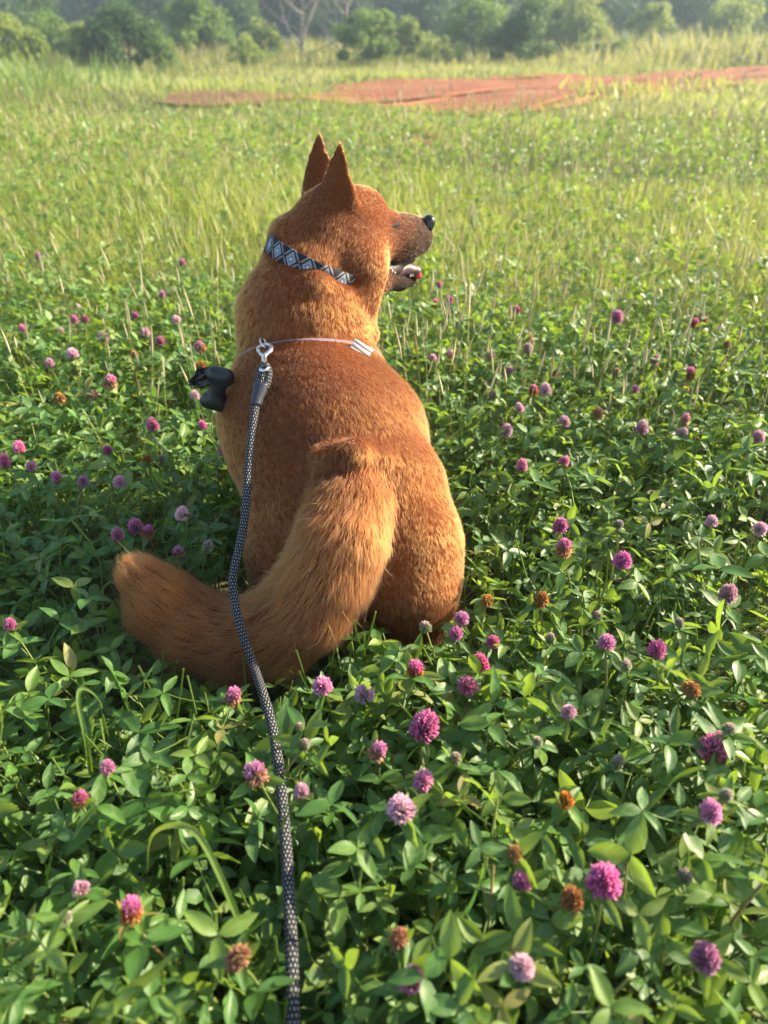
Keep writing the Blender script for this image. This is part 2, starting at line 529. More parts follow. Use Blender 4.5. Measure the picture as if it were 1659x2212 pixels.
# lower jaw
chain([(889, 607, 1.352, 12), (862, 610, 1.338, 17), (815, 600, 1.305, 30)], k=0.010, col=C_LIP, L=0.0040)
ball((806, 600, 1.295, 34), (-0.6, -0.3, -0.6), k=0.02, col=C_GOLD, L=0.0063)

chain([(756, 392, 1.252, 4), (761, 432, 1.242, 7), (765, 470, 1.245, 10)], k=0.004, col=C_RUF, L=0.0060)
ball((846, 474, 1.300, 9), HB, k=0.008, col=C_RUF, L=0.0040)
EARS = []
def ear(base, tip, w, w0, curl):
    b = at_y(*base); t = at_y(*tip)
    a = t - b; Ln = np.linalg.norm(a); a = a / Ln
    w = np.array(w, float); w -= a * w.dot(a); w /= np.linalg.norm(w)
    n = np.cross(a, w)
    if n[1] < 0: n = -n
    EARS.append(dict(b=b, a=a, w=w, n=n, L=Ln, w0=w0, c=curl))
ear((726, 458, 1.256), (739, 309, 1.243), (0.88, -0.47, 0), 0.0365, 8.0)
ear((690, 436, 1.335), (694, 287, 1.33), (0.92, -0.38, 0), 0.0365, 8.0)

def d_prim(p, P):
    ba = p['b'] - p['a']; pa = P - p['a']
    h = np.clip((pa @ ba) / (ba @ ba), 0, 1)
    return np.linalg.norm(pa - h[:, None] * ba, axis=1) - (p['ra'] + (p['rb'] - p['ra']) * h)
def d_ear(e, P):
    q = P - e['b']
    s = q @ e['a'] / e['L']; x = q @ e['w']; z = q @ e['n'] - e['c'] * x ** 2 - 0.010 * np.clip(s, 0, 1) ** 2 + 0.004
    x = x + 0.006 * np.clip(s, 0, 1)
    sc = np.clip(s, -0.3, 1)
    W = e['w0'] * (np.clip(1 - sc, 0, 1.3) ** 0.86 + 0.14 * np.sin(np.clip(sc, 0, 1) * 3.14)) + 0.0012
    T = 0.0035 + 0.012 * np.clip(1 - sc, 0, 1.3) ** 2.5
    d = (np.sqrt((x / W) ** 2 + (z / T) ** 2) - 1) * np.minimum(W, T)
    cap = np.maximum((s - 1) * e['L'], (-0.3 - s) * e['L'])
    return np.maximum(d, cap)

VOX = 0.004
G0 = np.array([-0.44, 0.68, -0.012]); G1 = np.array([0.20, 1.46, 0.75])
GN = np.ceil((G1 - G0) / VOX).astype(int)
SDF = np.full(GN, 0.2, np.float32)
AX = [G0[i] + np.arange(GN[i]) * VOX for i in range(3)]
def smin(a, b, k):
    h = np.clip(0.5 + 0.5 * (b - a) / k, 0, 1)
    return b * (1 - h) + a * h - k * h * (1 - h)
def stamp(lo, hi, fn, k):
    i0 = np.clip(((lo - G0) / VOX).astype(int), 0, GN - 1); i1 = np.clip(((hi - G0) / VOX).astype(int) + 2, 1, GN)
    sl = tuple(slice(a, b) for a, b in zip(i0, i1))
    X, Y, Z = np.meshgrid(*[AX[i][sl[i]] for i in range(3)], indexing='ij')
    P = np.stack([X.ravel(), Y.ravel(), Z.ravel()], 1)
    d = fn(P).reshape(X.shape)
    SDF[sl] = smin(SDF[sl], d, k)
for p in PR:
    r = max(p['ra'], p['rb']) + p['k'] + 0.02
    stamp(np.minimum(p['a'], p['b']) - r, np.maximum(p['a'], p['b']) + r, lambda P: d_prim(p, P), p['k'])
for e in EARS:
    t = e['b'] + e['a'] * e['L']
    stamp(np.minimum(e['b'], t) - 0.06, np.maximum(e['b'], t) + 0.06, lambda P: d_ear(e, P), 0.008)

def surface_nets(S, g0, vox):
    inside = S < 0
    n = np.array(S.shape)
    c = np.zeros(n - 1, np.int8)
    for dx in (0, 1):
        for dy in (0, 1):
            for dz in (0, 1):
                c += inside[dx:n[0] - 1 + dx, dy:n[1] - 1 + dy, dz:n[2] - 1 + dz]
    act = (c > 0) & (c < 8)
    idx = -np.ones(act.shape, np.int32)
    ijk = np.argwhere(act)
    idx[act] = np.arange(len(ijk))
    acc = np.zeros((len(ijk), 3)); cnt = np.zeros(len(ijk))
    cor = [(x, y, z) for x in (0, 1) for y in (0, 1) for z in (0, 1)]
    val = {k: S[ijk[:, 0] + k[0], ijk[:, 1] + k[1], ijk[:, 2] + k[2]].astype(float) for k in cor}
    for k in cor:
        for ax in range(3):
            if k[ax] == 0:
                k2 = list(k); k2[ax] = 1; k2 = tuple(k2)
                a, b = val[k], val[k2]
                m = (a < 0) != (b < 0)
                t = np.where(m, a / np.where(m, a - b, 1), 0)
                p = np.tile(np.array(k, float), (len(ijk), 1)); p[:, ax] = t
                acc[m] += p[m]; cnt[m] += 1
    V = g0 + (ijk + acc / cnt[:, None]) * vox
    F = []
    for ax in range(3):
        o1, o2 = [(1, 2), (2, 0), (0, 1)][ax]
        a = inside[tuple(slice(0, n[i] - 1) if i == ax else slice(1, n[i] - 1) for i in range(3))]
        b = inside[tuple(slice(1, n[i]) if i == ax else slice(1, n[i] - 1) for i in range(3))]
        for flip, msk in ((False, a & ~b), (True, ~a & b)):
            q = np.argwhere(msk)
            q = q + np.array([0 if i == ax else 1 for i in range(3)])
            e1 = np.eye(3, dtype=int)[o1]; e2 = np.eye(3, dtype=int)[o2]
            f = np.stack([idx[tuple((q - e1 - e2).T)], idx[tuple((q - e2).T)], idx[tuple(q.T)], idx[tuple((q - e1).T)]], 1)
            F.append(f if not flip else f[:, ::-1])
    return V, np.concatenate(F)

def sdf_at(P):
    q = (np.asarray(P, float) - G0) / VOX
    i = np.clip(np.floor(q).astype(int), 0, GN - 2); f = np.clip(q - i, 0, 1)
    out = 0
    for dx in (0, 1):
        for dy in (0, 1):
            for dz in (0, 1):
                w = (f[..., 0] if dx else 1 - f[..., 0]) * (f[..., 1] if dy else 1 - f[..., 1]) * (f[..., 2] if dz else 1 - f[..., 2])
                out = out + w * SDF[i[..., 0] + dx, i[..., 1] + dy, i[..., 2] + dz]
    inb = np.all((q >= 0) & (q <= GN - 1), axis=-1)
    return np.where(inb, out, 0.3)
def sdf_grad(P):
    e = 0.005; g = np.zeros(P.shape)
    for i in range(3):
        d = np.zeros(3); d[i] = e
        g[..., i] = sdf_at(P + d) - sdf_at(P - d)
    return g / (np.linalg.norm(g, axis=-1, keepdims=True) + 1e-9)
def hit(u, v, off=0.0):
    """first point of the dog's surface seen from the lens along a ray, lifted off towards the lens"""
    d = ray(u, v); t = np.arange(0.6, 1.9, 0.002)
    P = np.array([0, 0, H]) + t[:, None] * d
    s = sdf_at(P); k = np.nonzero(s < 0)[0]
    if not len(k): return None
    return P[k[0]] - d / np.linalg.norm(d) * off

BV, BF = surface_nets(SDF, G0, VOX)
# a little smoothing of the net
for _ in range(2):
    S_ = np.zeros_like(BV); c_ = np.zeros(len(BV))
    for a, b in ((0, 1), (1, 2), (2, 3), (3, 0)):
        np.add.at(S_, BF[:, a], BV[BF[:, b]]); np.add.at(c_, BF[:, a], 1)
    BV = BV * 0.5 + 0.5 * S_ / c_[:, None]
BN = sdf_grad(BV)

# per-vertex coat: colour, length and lie of the fur blended from the nearest forms
W = np.zeros((len(PR) + len(EARS), len(BV)))
for i, p in enumerate(PR): W[i] = np.exp(-np.clip(d_prim(p, BV), -0.01, 1) / 0.007)
for i, e in enumerate(EARS): W[len(PR) + i] = 3.0 * np.exp(-np.clip(d_ear(e, BV), -0.004, 1) / 0.003)
W /= W.sum(0) + 1e-12
nrm = lambda a: a / (np.linalg.norm(a, axis=-1, keepdims=True) + 1e-9)
FLOW = nrm(W.T @ np.array([nrm(p['flow']) for p in PR] + [e['a'] for e in EARS]))
FCOL = W.T @ np.array([p['col'] for p in PR] + [np.array(C_EAR)] * len(EARS))
FLEN = W.T @ np.array([p['L'] for p in PR] + [0.0055] * len(EARS))
FFL = W.T @ np.array([p['fl'] for p in PR] + [0.5] * len(EARS))
# coat markings: dark saddle down the spine, pale breeches, dark mouth and eye line; plus shade painted behind the ears
U_, V_, T_ = project(BV)
spine = np.exp(-((BV[:, 0] + 0.115 - 0.16 * (1.15 - BV[:, 1])) / 0.075) ** 2) * np.clip((BN[:, 2] + 0.1) / 0.5, 0, 1) * (BV[:, 2] < 0.46) * (BV[:, 1] > 0.93)
FCOL = FCOL * (1 - 0.18 * spine)[:, None] + 0.18 * spine[:, None] * np.array([0.13, 0.045, 0.018])
low = np.clip((0.20 - BV[:, 2]) / 0.16, 0, 1) * (BV[:, 1] > 0.86)
FCOL = FCOL * (1 - 0.45 * low)[:, None] + 0.45 * low[:, None] * np.array(C_TAN)
FCOL *= (1 + 0.16 * vnoise(BV, 28, 3) + 0.10 * vnoise(BV, 75, 5))[:, None]
def near(pt, r): return np.exp(-(np.linalg.norm(BV - pt, axis=1) / r) ** 2)
lipc = sum(near(at_y(u, v, y), 0.014) for u, v, y in ((838, 578, 1.30), (850, 574, 1.315), (870, 569, 1.33), (890, 562, 1.345), (908, 550, 1.35)))
muz = sum(near(at_y(u, v, y), 0.026) for u, v, y in ((912, 525, 1.34), (925, 505, 1.35), (900, 545, 1.335), (925, 480, 1.35)))
FCOL = FCOL * (1 - 0.9 * np.clip(lipc, 0, 1))[:, None] + 0.9 * np.clip(lipc, 0, 1)[:, None] * np.array((0.03, 0.022, 0.02))
FCOL = FCOL * (1 - 0.8 * np.clip(muz, 0, 1))[:, None] + 0.8 * np.clip(muz, 0, 1)[:, None] * np.array((0.055, 0.038, 0.027))
ear_shade = near(at_y(715, 490, 1.215), 0.05) + 0.8 * near(at_y(775, 480, 1.235), 0.02)  # shading behind the ears, put into the fur colour
FCOL = FCOL * (1 - 0.45 * np.clip(ear_shade, 0, 1))[:, None] + 0.45 * np.clip(ear_shade, 0, 1)[:, None] * np.array((0.12, 0.035, 0.009))
mtop = sum(near(at_y(u, v, y), 0.02) for u, v, y in ((875, 478, 1.345), (900, 480, 1.355), (860, 476, 1.335)))
FCOL = FCOL * (1 - 0.5 * np.clip(mtop, 0, 1))[:, None] + 0.5 * np.clip(mtop, 0, 1)[:, None] * np.array((0.07, 0.035, 0.018))
eyel = near(at_y(856, 486, 1.30), 0.011)
FCOL = FCOL * (1 - 0.8 * eyel)[:, None] + 0.8 * eyel[:, None] * np.array((0.03, 0.018, 0.012))
FCOL = np.clip(FCOL * np.array([0.92, 0.83, 0.72]), 0.004, 0.9)

dog = empty('dog', (-0.10, 1.05, 0.0))
tag(dog, 'rust brown dog with pricked ears sitting in clover, head turned aside, mouth open', 'dog')
sm = NT('dog_skin')
sb = sm.bsdf(sm.mix(1.0, sm.attr('Col', 'Color'), (0.62, 0.55, 0.5), 'MULTIPLY'), 0.85, 0.15)
sm.bump(sm.noise(900, 2), 0.6, 0.002, sb)
body = link('body', np_mesh('body', BV, BF, sm.surf(sb.outputs[0]), True, attrs={'Col': FCOL}), dog)

# ------------------------------------------------------------------ worn bands that follow the body
def neck_only(P):
    d = None
    for p in NECK:
        q = d_prim(p, P); d = q if d is None else np.minimum(d, q)
    return d
NECK = [p for p in PR if np.linalg.norm((p['a'] + p['b']) / 2 - at_y(680, 590, 1.25)) < 0.085 and min(p['ra'], p['rb']) > 0.06]
def ring_on_dog(center, axis, ang, off, fn=sdf_at):
    axis = nrm(np.asarray(axis, float)); a, b = frame_from(axis)
    out = []
    for t in ang:
        d = math.cos(t) * a + math.sin(t) * b
        s = np.arange(0.02, 0.30, 0.0015)
        P = center + s[:, None] * d
        k = np.nonzero(fn(P) > 0)[0]
        out.append(s[k[0]] if len(k) else 0.12)
    out = np.array(out)
    for _ in range(6):
        out = (np.roll(out, 1) + 2 * out + np.roll(out, -1)) / 4
    return np.array([center + (r + off) * (math.cos(t) * a + math.sin(t) * b) for r, t in zip(out, ang)]), axis
def band(name, center, axis, width, off, mat, parent, thick=0.0025, n=96, fn=sdf_at):
    ang = np.linspace(0, 2 * np.pi, n, endpoint=False)
    rows = []
    for s in (-1, -0.33, 0.33, 1):
        R, ax = ring_on_dog(center, axis, ang, off, fn)
        rows.append(R + ax * width * 0.5 * s)
    R0 = np.mean(rows, 0); rad = nrm(R0 - center)
    V = np.concatenate(rows + [rows[-1] - rad * thick, rows[0] - rad * thick])
    per = np.concatenate([[0], np.cumsum(np.linalg.norm(np.diff(R0, axis=0), axis=1))])
    uvs = [np.column_stack([per, np.full(n, c)]) for c in (0, 0.333, 0.667, 1, 1, 0)]
    F = []
    m = len(rows) + 2
    for r in range(m):
        for j in range(n - 1):
            F.append((r * n + j, r * n + j + 1, ((r + 1) % m) * n + j + 1, ((r + 1) % m) * n + j))
        F.append((r * n + n - 1, r * n, ((r + 1) % m) * n, ((r + 1) % m) * n + n - 1))
    o = link(name, np_mesh(name, V, np.array(F), mat, True, np.concatenate(uvs)), parent)
    return o
FUR_CUT = []   # (centre, axis, half width, reach): no fur roots under the bands

# collar: black band with white stepped medallions
cm = NT('collar_weave')
cu, cv = cm.uv()
per = cm.math('FRACT', cm.math('DIVIDE', cu, 0.030))
qx = cm.math('SUBTRACT', cm.math('DIVIDE', cm.math('FLOOR', cm.math('MULTIPLY', per, 17.0)), 16.0), 0.5)
qy = cm.math('SUBTRACT', cm.math('DIVIDE', cm.math('FLOOR', cm.math('MULTIPLY', cv, 13.0)), 12.0), 0.5)
dia = cm.math('ADD', cm.math('ABSOLUTE', qx), cm.math('MULTIPLY', cm.math('ABSOLUTE', qy), 0.8))
big = cm.math('LESS_THAN', dia, 0.36); mid = cm.math('LESS_THAN', dia, 0.15); core = cm.math('LESS_THAN', dia, 0.07)
zig = cm.math('LESS_THAN', cm.math('ABSOLUTE', cm.math('SUBTRACT', dia, 0.55)), 0.045)
cc = cm.mix(big, (0.014, 0.016, 0.026), (0.27, 0.30, 0.37))
cc = cm.mix(mid, cc, (0.03, 0.05, 0.13)); cc = cm.mix(core, cc, (0.6, 0.63, 0.7)); cc = cm.mix(zig, cc, (0.24, 0.22, 0.21))
cb = cm.bsdf(cc, 0.75, 0.25); cm.bump(cm.noise(1500, 1), 0.4, 0.001, cb)
collar = empty('dog_collar', (-0.12, 1.25, 0.5))
tag(collar, 'black dog collar with white stepped diamond medallions worn under the nape', 'collar')
CC = at_y(693, 566, 1.262); CA = np.array([0.40, 0.10, 0.91])
band('strap', CC, CA, 0.029, 0.006, cm.surf(cb.outputs[0]), collar, fn=neck_only)
FUR_CUT.append((CC, nrm(CA), 0.0145, 0.098))

# harness band across the withers
hm_ = NT('harness_web')
hu, hv = hm_.uv()
st = hm_.math('LESS_THAN', hm_.math('FRACT', hm_.math('MULTIPLY', hv, 3.0)), 0.42)
hc = hm_.mix(st, (0.26, 0.19, 0.24), (0.44, 0.39, 0.40))
hbs = hm_.bsdf(hc, 0.8, 0.2); hm_.bump(hm_.noise(1800, 1), 0.5, 0.001, hbs)
MAT['web'] = hm_.surf(hbs.outputs[0])
MAT['steel'] = plain('brushed_steel', (0.72, 0.70, 0.68), 0.28, 0.5, 0.1, 200, Metallic=1.0)
MAT['black_plastic'] = plain('black_plastic', (0.012, 0.014, 0.016), 0.42, 0.5)
MAT['bag'] = plain('black_bag_film', (0.010, 0.010, 0.011), 0.35, 0.5)
harness = empty('dog_harness', (-0.12, 1.2, 0.40))
tag(harness, 'lilac and white striped harness strap across the dog\'s withers', 'harness')
HC = at_y(664, 800, 1.215); HA = np.array([0.0, 0.30, 0.95])
HTOP = hit(640, 742); HC = np.array([HC[0], HC[1], 0.0]); HC[2] = HTOP[2] - (HC[1] - HTOP[1]) * 0.0 - 0.012
HA = np.array([-0.05, 0.62, 0.78])
HC = HTOP + np.array([0.015, 0.145, -0.115])
band('strap', HC, HA, 0.017, -0.0024, MAT['web'], harness)
FUR_CUT.append((HTOP, nrm(HA), 0.005, 0.032))

# fur: combed strands rooted in the skin
def make_fur(n_guides, kids):
    T = quads_to_tris(BF)
    A, B, C = BV[T[:, 0]], BV[T[:, 1]], BV[T[:, 2]]
    area = np.linalg.norm(np.cross(B - A, C - A), axis=1) * 0.5
    cen = (A + B + C) / 3
    w = area * np.where(cen[:, 2] < 0.03, 0.1, 1.0)
    # denser where the coat is short
    w = w * np.clip(0.016 / np.clip(FLEN[T[:, 0]], 0.003, 1), 0.75, 3.2)
    tri = RNG.choice(len(T), n_guides, p=w / w.sum())
    r1 = np.sqrt(RNG.random(n_guides))[:, None]; r2 = RNG.random(n_guides)[:, None]
    b0, b1, b2 = 1 - r1, r1 * (1 - r2), r1 * r2
    def I(Q):
        if Q.ndim == 1: return (Q[T[tri, 0]] * b0[:, 0] + Q[T[tri, 1]] * b1[:, 0] + Q[T[tri, 2]] * b2[:, 0])
        return Q[T[tri, 0]] * b0 + Q[T[tri, 1]] * b1 + Q[T[tri, 2]] * b2
    P, N, FL, CL, LN, FF = I(BV), nrm(I(BN)), I(FLOW), I(FCOL), I(FLEN), I(FFL)
    keep = np.ones(n_guides, bool)
    for c, a, hw, reach in FUR_CUT:
        q = P - c; h = q @ a
        keep &= ~((np.abs(h) < hw) & (np.linalg.norm(q - h[:, None] * a, axis=1) < reach))
    P, N, FL, CL, LN, FF = P[keep], N[keep], FL[keep], CL[keep], LN[keep], FF[keep]
    n = len(P)
    # disturb the lie in patches so the coat breaks into locks
    j = np.stack([vnoise(P, 55, 11), vnoise(P, 55, 12), vnoise(P, 55, 13)], 1)
    j2 = np.stack([vnoise(P, 140, 21), vnoise(P, 140, 22), vnoise(P, 140, 23)], 1)
    Tn = FL - N * np.sum(FL * N, 1, keepdims=True)
    Tn = nrm(nrm(Tn) + 0.14 * j + 0.10 * j2)
    Tn = nrm(Tn - N * np.sum(Tn * N, 1, keepdims=True))
    Sd = np.cross(N, Tn)
    LN = LN * (1 + 0.08 * vnoise(P, 40, 31)) * RNG.uniform(0.85, 1.1, n)
    lift = (0.18 + 0.12 * RNG.random(n)) * FF * np.where((P[:, 2] > 0.50), 0.75, 1.0)
    # children
    rep = lambda a: np.repeat(a, kids, axis=0)
    m = n * kids
    rad = np.clip(rep(LN) * 0.3, 0.001, 0.005)
    th = RNG.random(m) * 6.283; rr = np.sqrt(RNG.random(m)) * rad
    ox, oy = (np.cos(th) * rr)[:, None], (np.sin(th) * rr)[:, None]
    P2, N2, T2, S2 = rep(P), rep(N), rep(Tn), rep(Sd)
    off = ox * T2 + oy * S2
    L2 = rep(LN) * RNG.uniform(0.7, 1.12, m)
    lf = rep(lift) * RNG.uniform(0.7, 1.4, m)
    jit = RNG.normal(size=(m, 3)) * 0.13
    stray = RNG.random(m) < 0.012
    lf = np.where(stray, lf * 2.2 + 0.2, lf); jit[stray] *= 2.5; L2 = np.where(stray, L2 * 1.3, L2)
    K = 5
    pts = np.zeros((m, K, 3), np.float32)
    D1 = nrm(T2 + N2 * (lf * 1.5)[:, None] + jit)
    D2 = nrm(T2 + N2 * (lf * 0.25)[:, None] + jit * 1.5)
    for k in range(K):
        t = k / (K - 1)
        clump = 1 - 0.15 * t
        pts[:, k] = P2 - N2 * 0.0008 + off * clump + L2[:, None] * (D1 * (t - 0.5 * t * t) + D2 * 0.5 * t * t)
    base = np.repeat(CL * RNG.uniform(0.74, 1.24, n)[:, None], kids, axis=0) * RNG.uniform(0.68, 1.28, m)[:, None]
    warm = RNG.uniform(-1, 1, m)[:, None] * np.array([0.05, 0.0, -0.03]) * base
    base = base + warm
    tt = np.linspace(0, 1, K)[None, :, None]
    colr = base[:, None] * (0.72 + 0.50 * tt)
    cur = bpy.data.hair_curves.new('fur')
    cur.add_curves([K] * m)
    cur.attributes['position'].data.foreach_set('vector', pts.ravel())
    ra = cur.attributes.get('radius') or cur.attributes.new('radius', 'FLOAT', 'POINT')
    prof = np.array([0.85, 1.0, 0.85, 0.55, 0.08]) * 0.00022
    thick = np.clip(L2 / 0.018, 0.55, 1.15)
    ra.data.foreach_set('value', (thick[:, None] * prof[None]).astype(np.float32).ravel())
    ca = cur.attributes.new('Col', 'FLOAT_COLOR', 'POINT')
    c4 = np.ones((m, K, 4), np.float32); c4[..., :3] = np.clip(colr, 0, 1)
    ca.data.foreach_set('color', c4.ravel())
    return cur
fm = NT('dog_fur')
hp = fm.n('BsdfHairPrincipled')
hp.parametrization = 'COLOR'
fm.t.links.new(fm.attr('Col', 'Color'), hp.inputs['Color'])
hp.inputs['Roughness'].default_value = 0.5
hp.inputs['Radial Roughness'].default_value = 0.55
hp.inputs['Coat'].default_value = 0.0
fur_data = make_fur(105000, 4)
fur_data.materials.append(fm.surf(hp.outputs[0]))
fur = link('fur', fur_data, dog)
# ------------------------------------------------------------------ face parts
def sdf_blob(name, prims, k, vox, mat, parent, pad=0.01):
    """small solid grown from a few tapered capsules"""
    lo = np.min([np.minimum(a, b) - max(ra, rb) for a, ra, b, rb in prims], 0) - pad
    hi = np.max([np.maximum(a, b) + max(ra, rb) for a, ra, b, rb in prims], 0) + pad
    n = np.ceil((hi - lo) / vox).astype(int) + 1
    X, Y, Z = np.meshgrid(*[lo[i] + np.arange(n[i]) * vox for i in range(3)], indexing='ij')
    P = np.stack([X.ravel(), Y.ravel(), Z.ravel()], 1)
    d = None
    for a, ra, b, rb in prims:
        q = d_prim(dict(a=a, b=b, ra=ra, rb=rb), P)
        d = q if d is None else smin(d, q, k)
    V, F = surface_nets(d.reshape(n), lo, vox)
    return link(name, np_mesh(name, V, F, mat), parent)

MAT['nose'] = plain('nose_leather', (0.012, 0.012, 0.013), 0.22, 0.6, 0.3, 900)
MAT['mouth'] = plain('mouth_lining', (0.022, 0.013, 0.014), 0.55, 0.3)
MAT['tooth'] = plain('tooth', (0.72, 0.66, 0.52), 0.3, 0.5)
MAT['eye'] = plain('eye_wet', (0.008, 0.006, 0.005), 0.6, 0.15)
tm = NT('tongue')
tb = tm.bsdf(tm.mix(tm.noise(60, 3), (0.085, 0.05, 0.06), (0.15, 0.085, 0.10)), 0.22, 0.5)
tm.bump(tm.noise(700, 2), 0.4, 0.001, tb)
MAT['tongue'] = tm.surf(tb.outputs[0])
tm2 = NT('tongue_tip')
MAT['tongue_tip'] = tm2.surf(tm2.bsdf((0.55, 0.06, 0.07), 0.2, 0.6).outputs[0])
n0 = at_y(920, 484, 1.372); n1 = at_y(927, 478, 1.360); n2 = at_y(926, 490, 1.356)
sdf_blob('nose', [(n0, 0.012, n1, 0.0095), (n1, 0.0095, n2, 0.0085), (at_y(926, 484, 1.385), 0.008, at_y(929, 482, 1.372), 0.008)], 0.006, 0.0012, MAT['nose'], dog)
e_a, e_b = hit(845, 490, -0.0018), hit(862, 484, -0.0018)
if e_a is not None and e_b is not None:
    sdf_blob('eye', [(e_a, 0.0022, (e_a + e_b) / 2, 0.0036), ((e_a + e_b) / 2, 0.0036, e_b, 0.0024)], 0.002, 0.0008, MAT['eye'], dog)
sdf_blob('mouth_lining', [(at_y(834, 584, 1.31), 0.014, at_y(872, 584, 1.34), 0.006), (at_y(850, 574, 1.325), 0.010, at_y(890, 560, 1.352), 0.006)], 0.006, 0.0015, MAT['mouth'], dog)
tongue = sdf_blob('tongue', [(at_y(846, 590, 1.325), 0.011, at_y(878, 581, 1.345), 0.010), (at_y(878, 581, 1.345), 0.010, at_y(899, 585, 1.352), 0.009)], 0.006, 0.0012, MAT['tongue'], dog)
sdf_blob('tongue_tip', [(at_y(901, 588, 1.352), 0.0075, at_y(903, 595, 1.352), 0.0065)], 0.004, 0.0012, MAT['tongue_tip'], tongue)
def tooth(u, v, Y, r, h, up=1):
    p = at_y(u, v, Y)
    tube('tooth', [p, p + [0.001, -0.0005, up * h * 0.6], p + [0.0005, 0.0, up * h]], [r, r * 0.75, r * 0.15], MAT['tooth'], dog, 6)
for u, v, Y, r, h, up in ((839, 586, 1.300, 0.0022, 0.007, 1), (846, 589, 1.303, 0.0026, 0.007, 1), (852, 592, 1.306, 0.0022, 0.005, 1), (843, 577, 1.302, 0.0018, 0.005, -1), (886, 598, 1.338, 0.002, 0.005, 1), (891, 596, 1.342, 0.0018, 0.004, 1)):
    tooth(u, v, Y, r, h, up)

# ------------------------------------------------------------------ leash: rope, sleeve, snap hook
rm = NT('rope_weave')
ru, rv = rm.uv()
n_around, pitch = 10.0, 0.0046
p1 = rm.math('FRACT', rm.math('ADD', rm.math('MULTIPLY', ru, n_around), rm.math('DIVIDE', rv, pitch * 2)))
p2 = rm.math('FRACT', rm.math('SUBTRACT', rm.math('MULTIPLY', ru, n_around), rm.math('DIVIDE', rv, pitch * 2)))
d1 = rm.math('ABSOLUTE', rm.math('SUBTRACT', p1, 0.5)); d2 = rm.math('ABSOLUTE', rm.math('SUBTRACT', p2, 0.5))
mx = rm.math('MAXIMUM', d1, d2)
dot = rm.math('SUBTRACT', 1.0, rm.step(mx, 0.13, 0.20))
rc = rm.mix(dot, (0.014, 0.016, 0.022), (0.46, 0.46, 0.44))
rb_ = rm.bsdf(rc, 0.7, 0.3)
rm.bump(rm.math('SUBTRACT', 0.5, mx), 0.9, 0.003, rb_)
MAT['rope'] = rm.surf(rb_.outputs[0])
MAT['sleeve'] = plain('rubber_sleeve', (0.035, 0.038, 0.048), 0.45, 0.4)

leash = empty('leash', (-0.12, 0.6, 0.0))
tag(leash, 'black rope leash flecked with white running from the harness ring over the dog\'s tail', 'leash')
def lerp_t(u, v, t): return np.array([0, 0, H]) + ray(u, v) * t
def dep_hit(u, v, off):
    p = hit(u, v, off); return float(depth(p))
t_top = dep_hit(570, 830, 0.028)
t_tail = dep_hit(528, 1372, 0.022)
LP = []
path = [(569, 806), (563, 838), (553, 872), (545, 930), (538, 1000), (533, 1070), (527, 1130), (515, 1190), (505, 1235), (503, 1262), (507, 1300), (518, 1350), (534, 1400), (552, 1450)]
for u, v in path:
    f = (v - 806) / (1350 - 806)
    t = t_top + (t_tail - t_top) * min(1, f) ** 1.15 if v < 1350 else t_tail - 0.012 * (v - 1350) / 100
    # stay just proud of the coat
    for q in (0, 10, -10):
        p = hit(u + q, v)
        if p is not None: t = min(t, depth(p) - 0.018)
    LP.append(lerp_t(u, v, t))
for u, v, z in ((570, 1505, 0.175), (588, 1570, 0.172), (600, 1640, 0.168), (608, 1710, 0.165), (615, 1790, 0.162), (621, 1880, 0.160), (626, 1970, 0.158), (630, 2060, 0.155), (632, 2150, 0.150), (633, 2240, 0.14), (630, 2400, 0.12), (600, 2700, 0.07)):
    LP.append(at_z(u, v, z))
ROPE = spline(np.array(LP), 220)
tube('rope', ROPE, 0.0060, MAT['rope'], leash, 14)
ROPE_PX = np.array([project(p) for p in ROPE])
# sleeve over the splice and the returning eye of rope
s0, s1 = spline(np.array(LP[:4]), 40)[5], None
SL = spline(np.array(LP[:4]), 40)
def flat_tube(name, P, rx, ry, mat, parent, seg=14):
    V, F, UV = tube_arrays(P, 1.0, seg)
    n = len(P)
    for i in range(n):
        sl = slice(i * (seg + 1), (i + 1) * (seg + 1))
        q = V[sl] - P[i]
        ax = np.array([1.0, 0, 0]); e = q @ ax
        V[sl] = P[i] + q * ry[i] + np.outer(e, ax) * (rx[i] - ry[i])
    return link(name, np_mesh(name, V, quads_to_tris(F), mat, True, UV), parent)
sp = SL[10:28]
fl = np.linspace(0, 1, len(sp))
flat_tube('sleeve', sp, 0.0120 - 0.004 * fl, 0.0080 - 0.0005 * fl, MAT['sleeve'], leash)
eye_c = SL[0]
updir = nrm(SL[0] - SL[10])
side = np.array([1.0, 0, 0])
loop = [SL[14] + side * 0.006, SL[6] + side * 0.0085, SL[1] + side * 0.0075 + updir * 0.004, SL[0] + updir * 0.014, SL[1] - side * 0.0065 + updir * 0.004, SL[6] - side * 0.006, SL[14] - side * 0.004]
tube('rope_eye', spline(np.array(loop), 40), 0.0052, MAT['rope'], leash, 12)
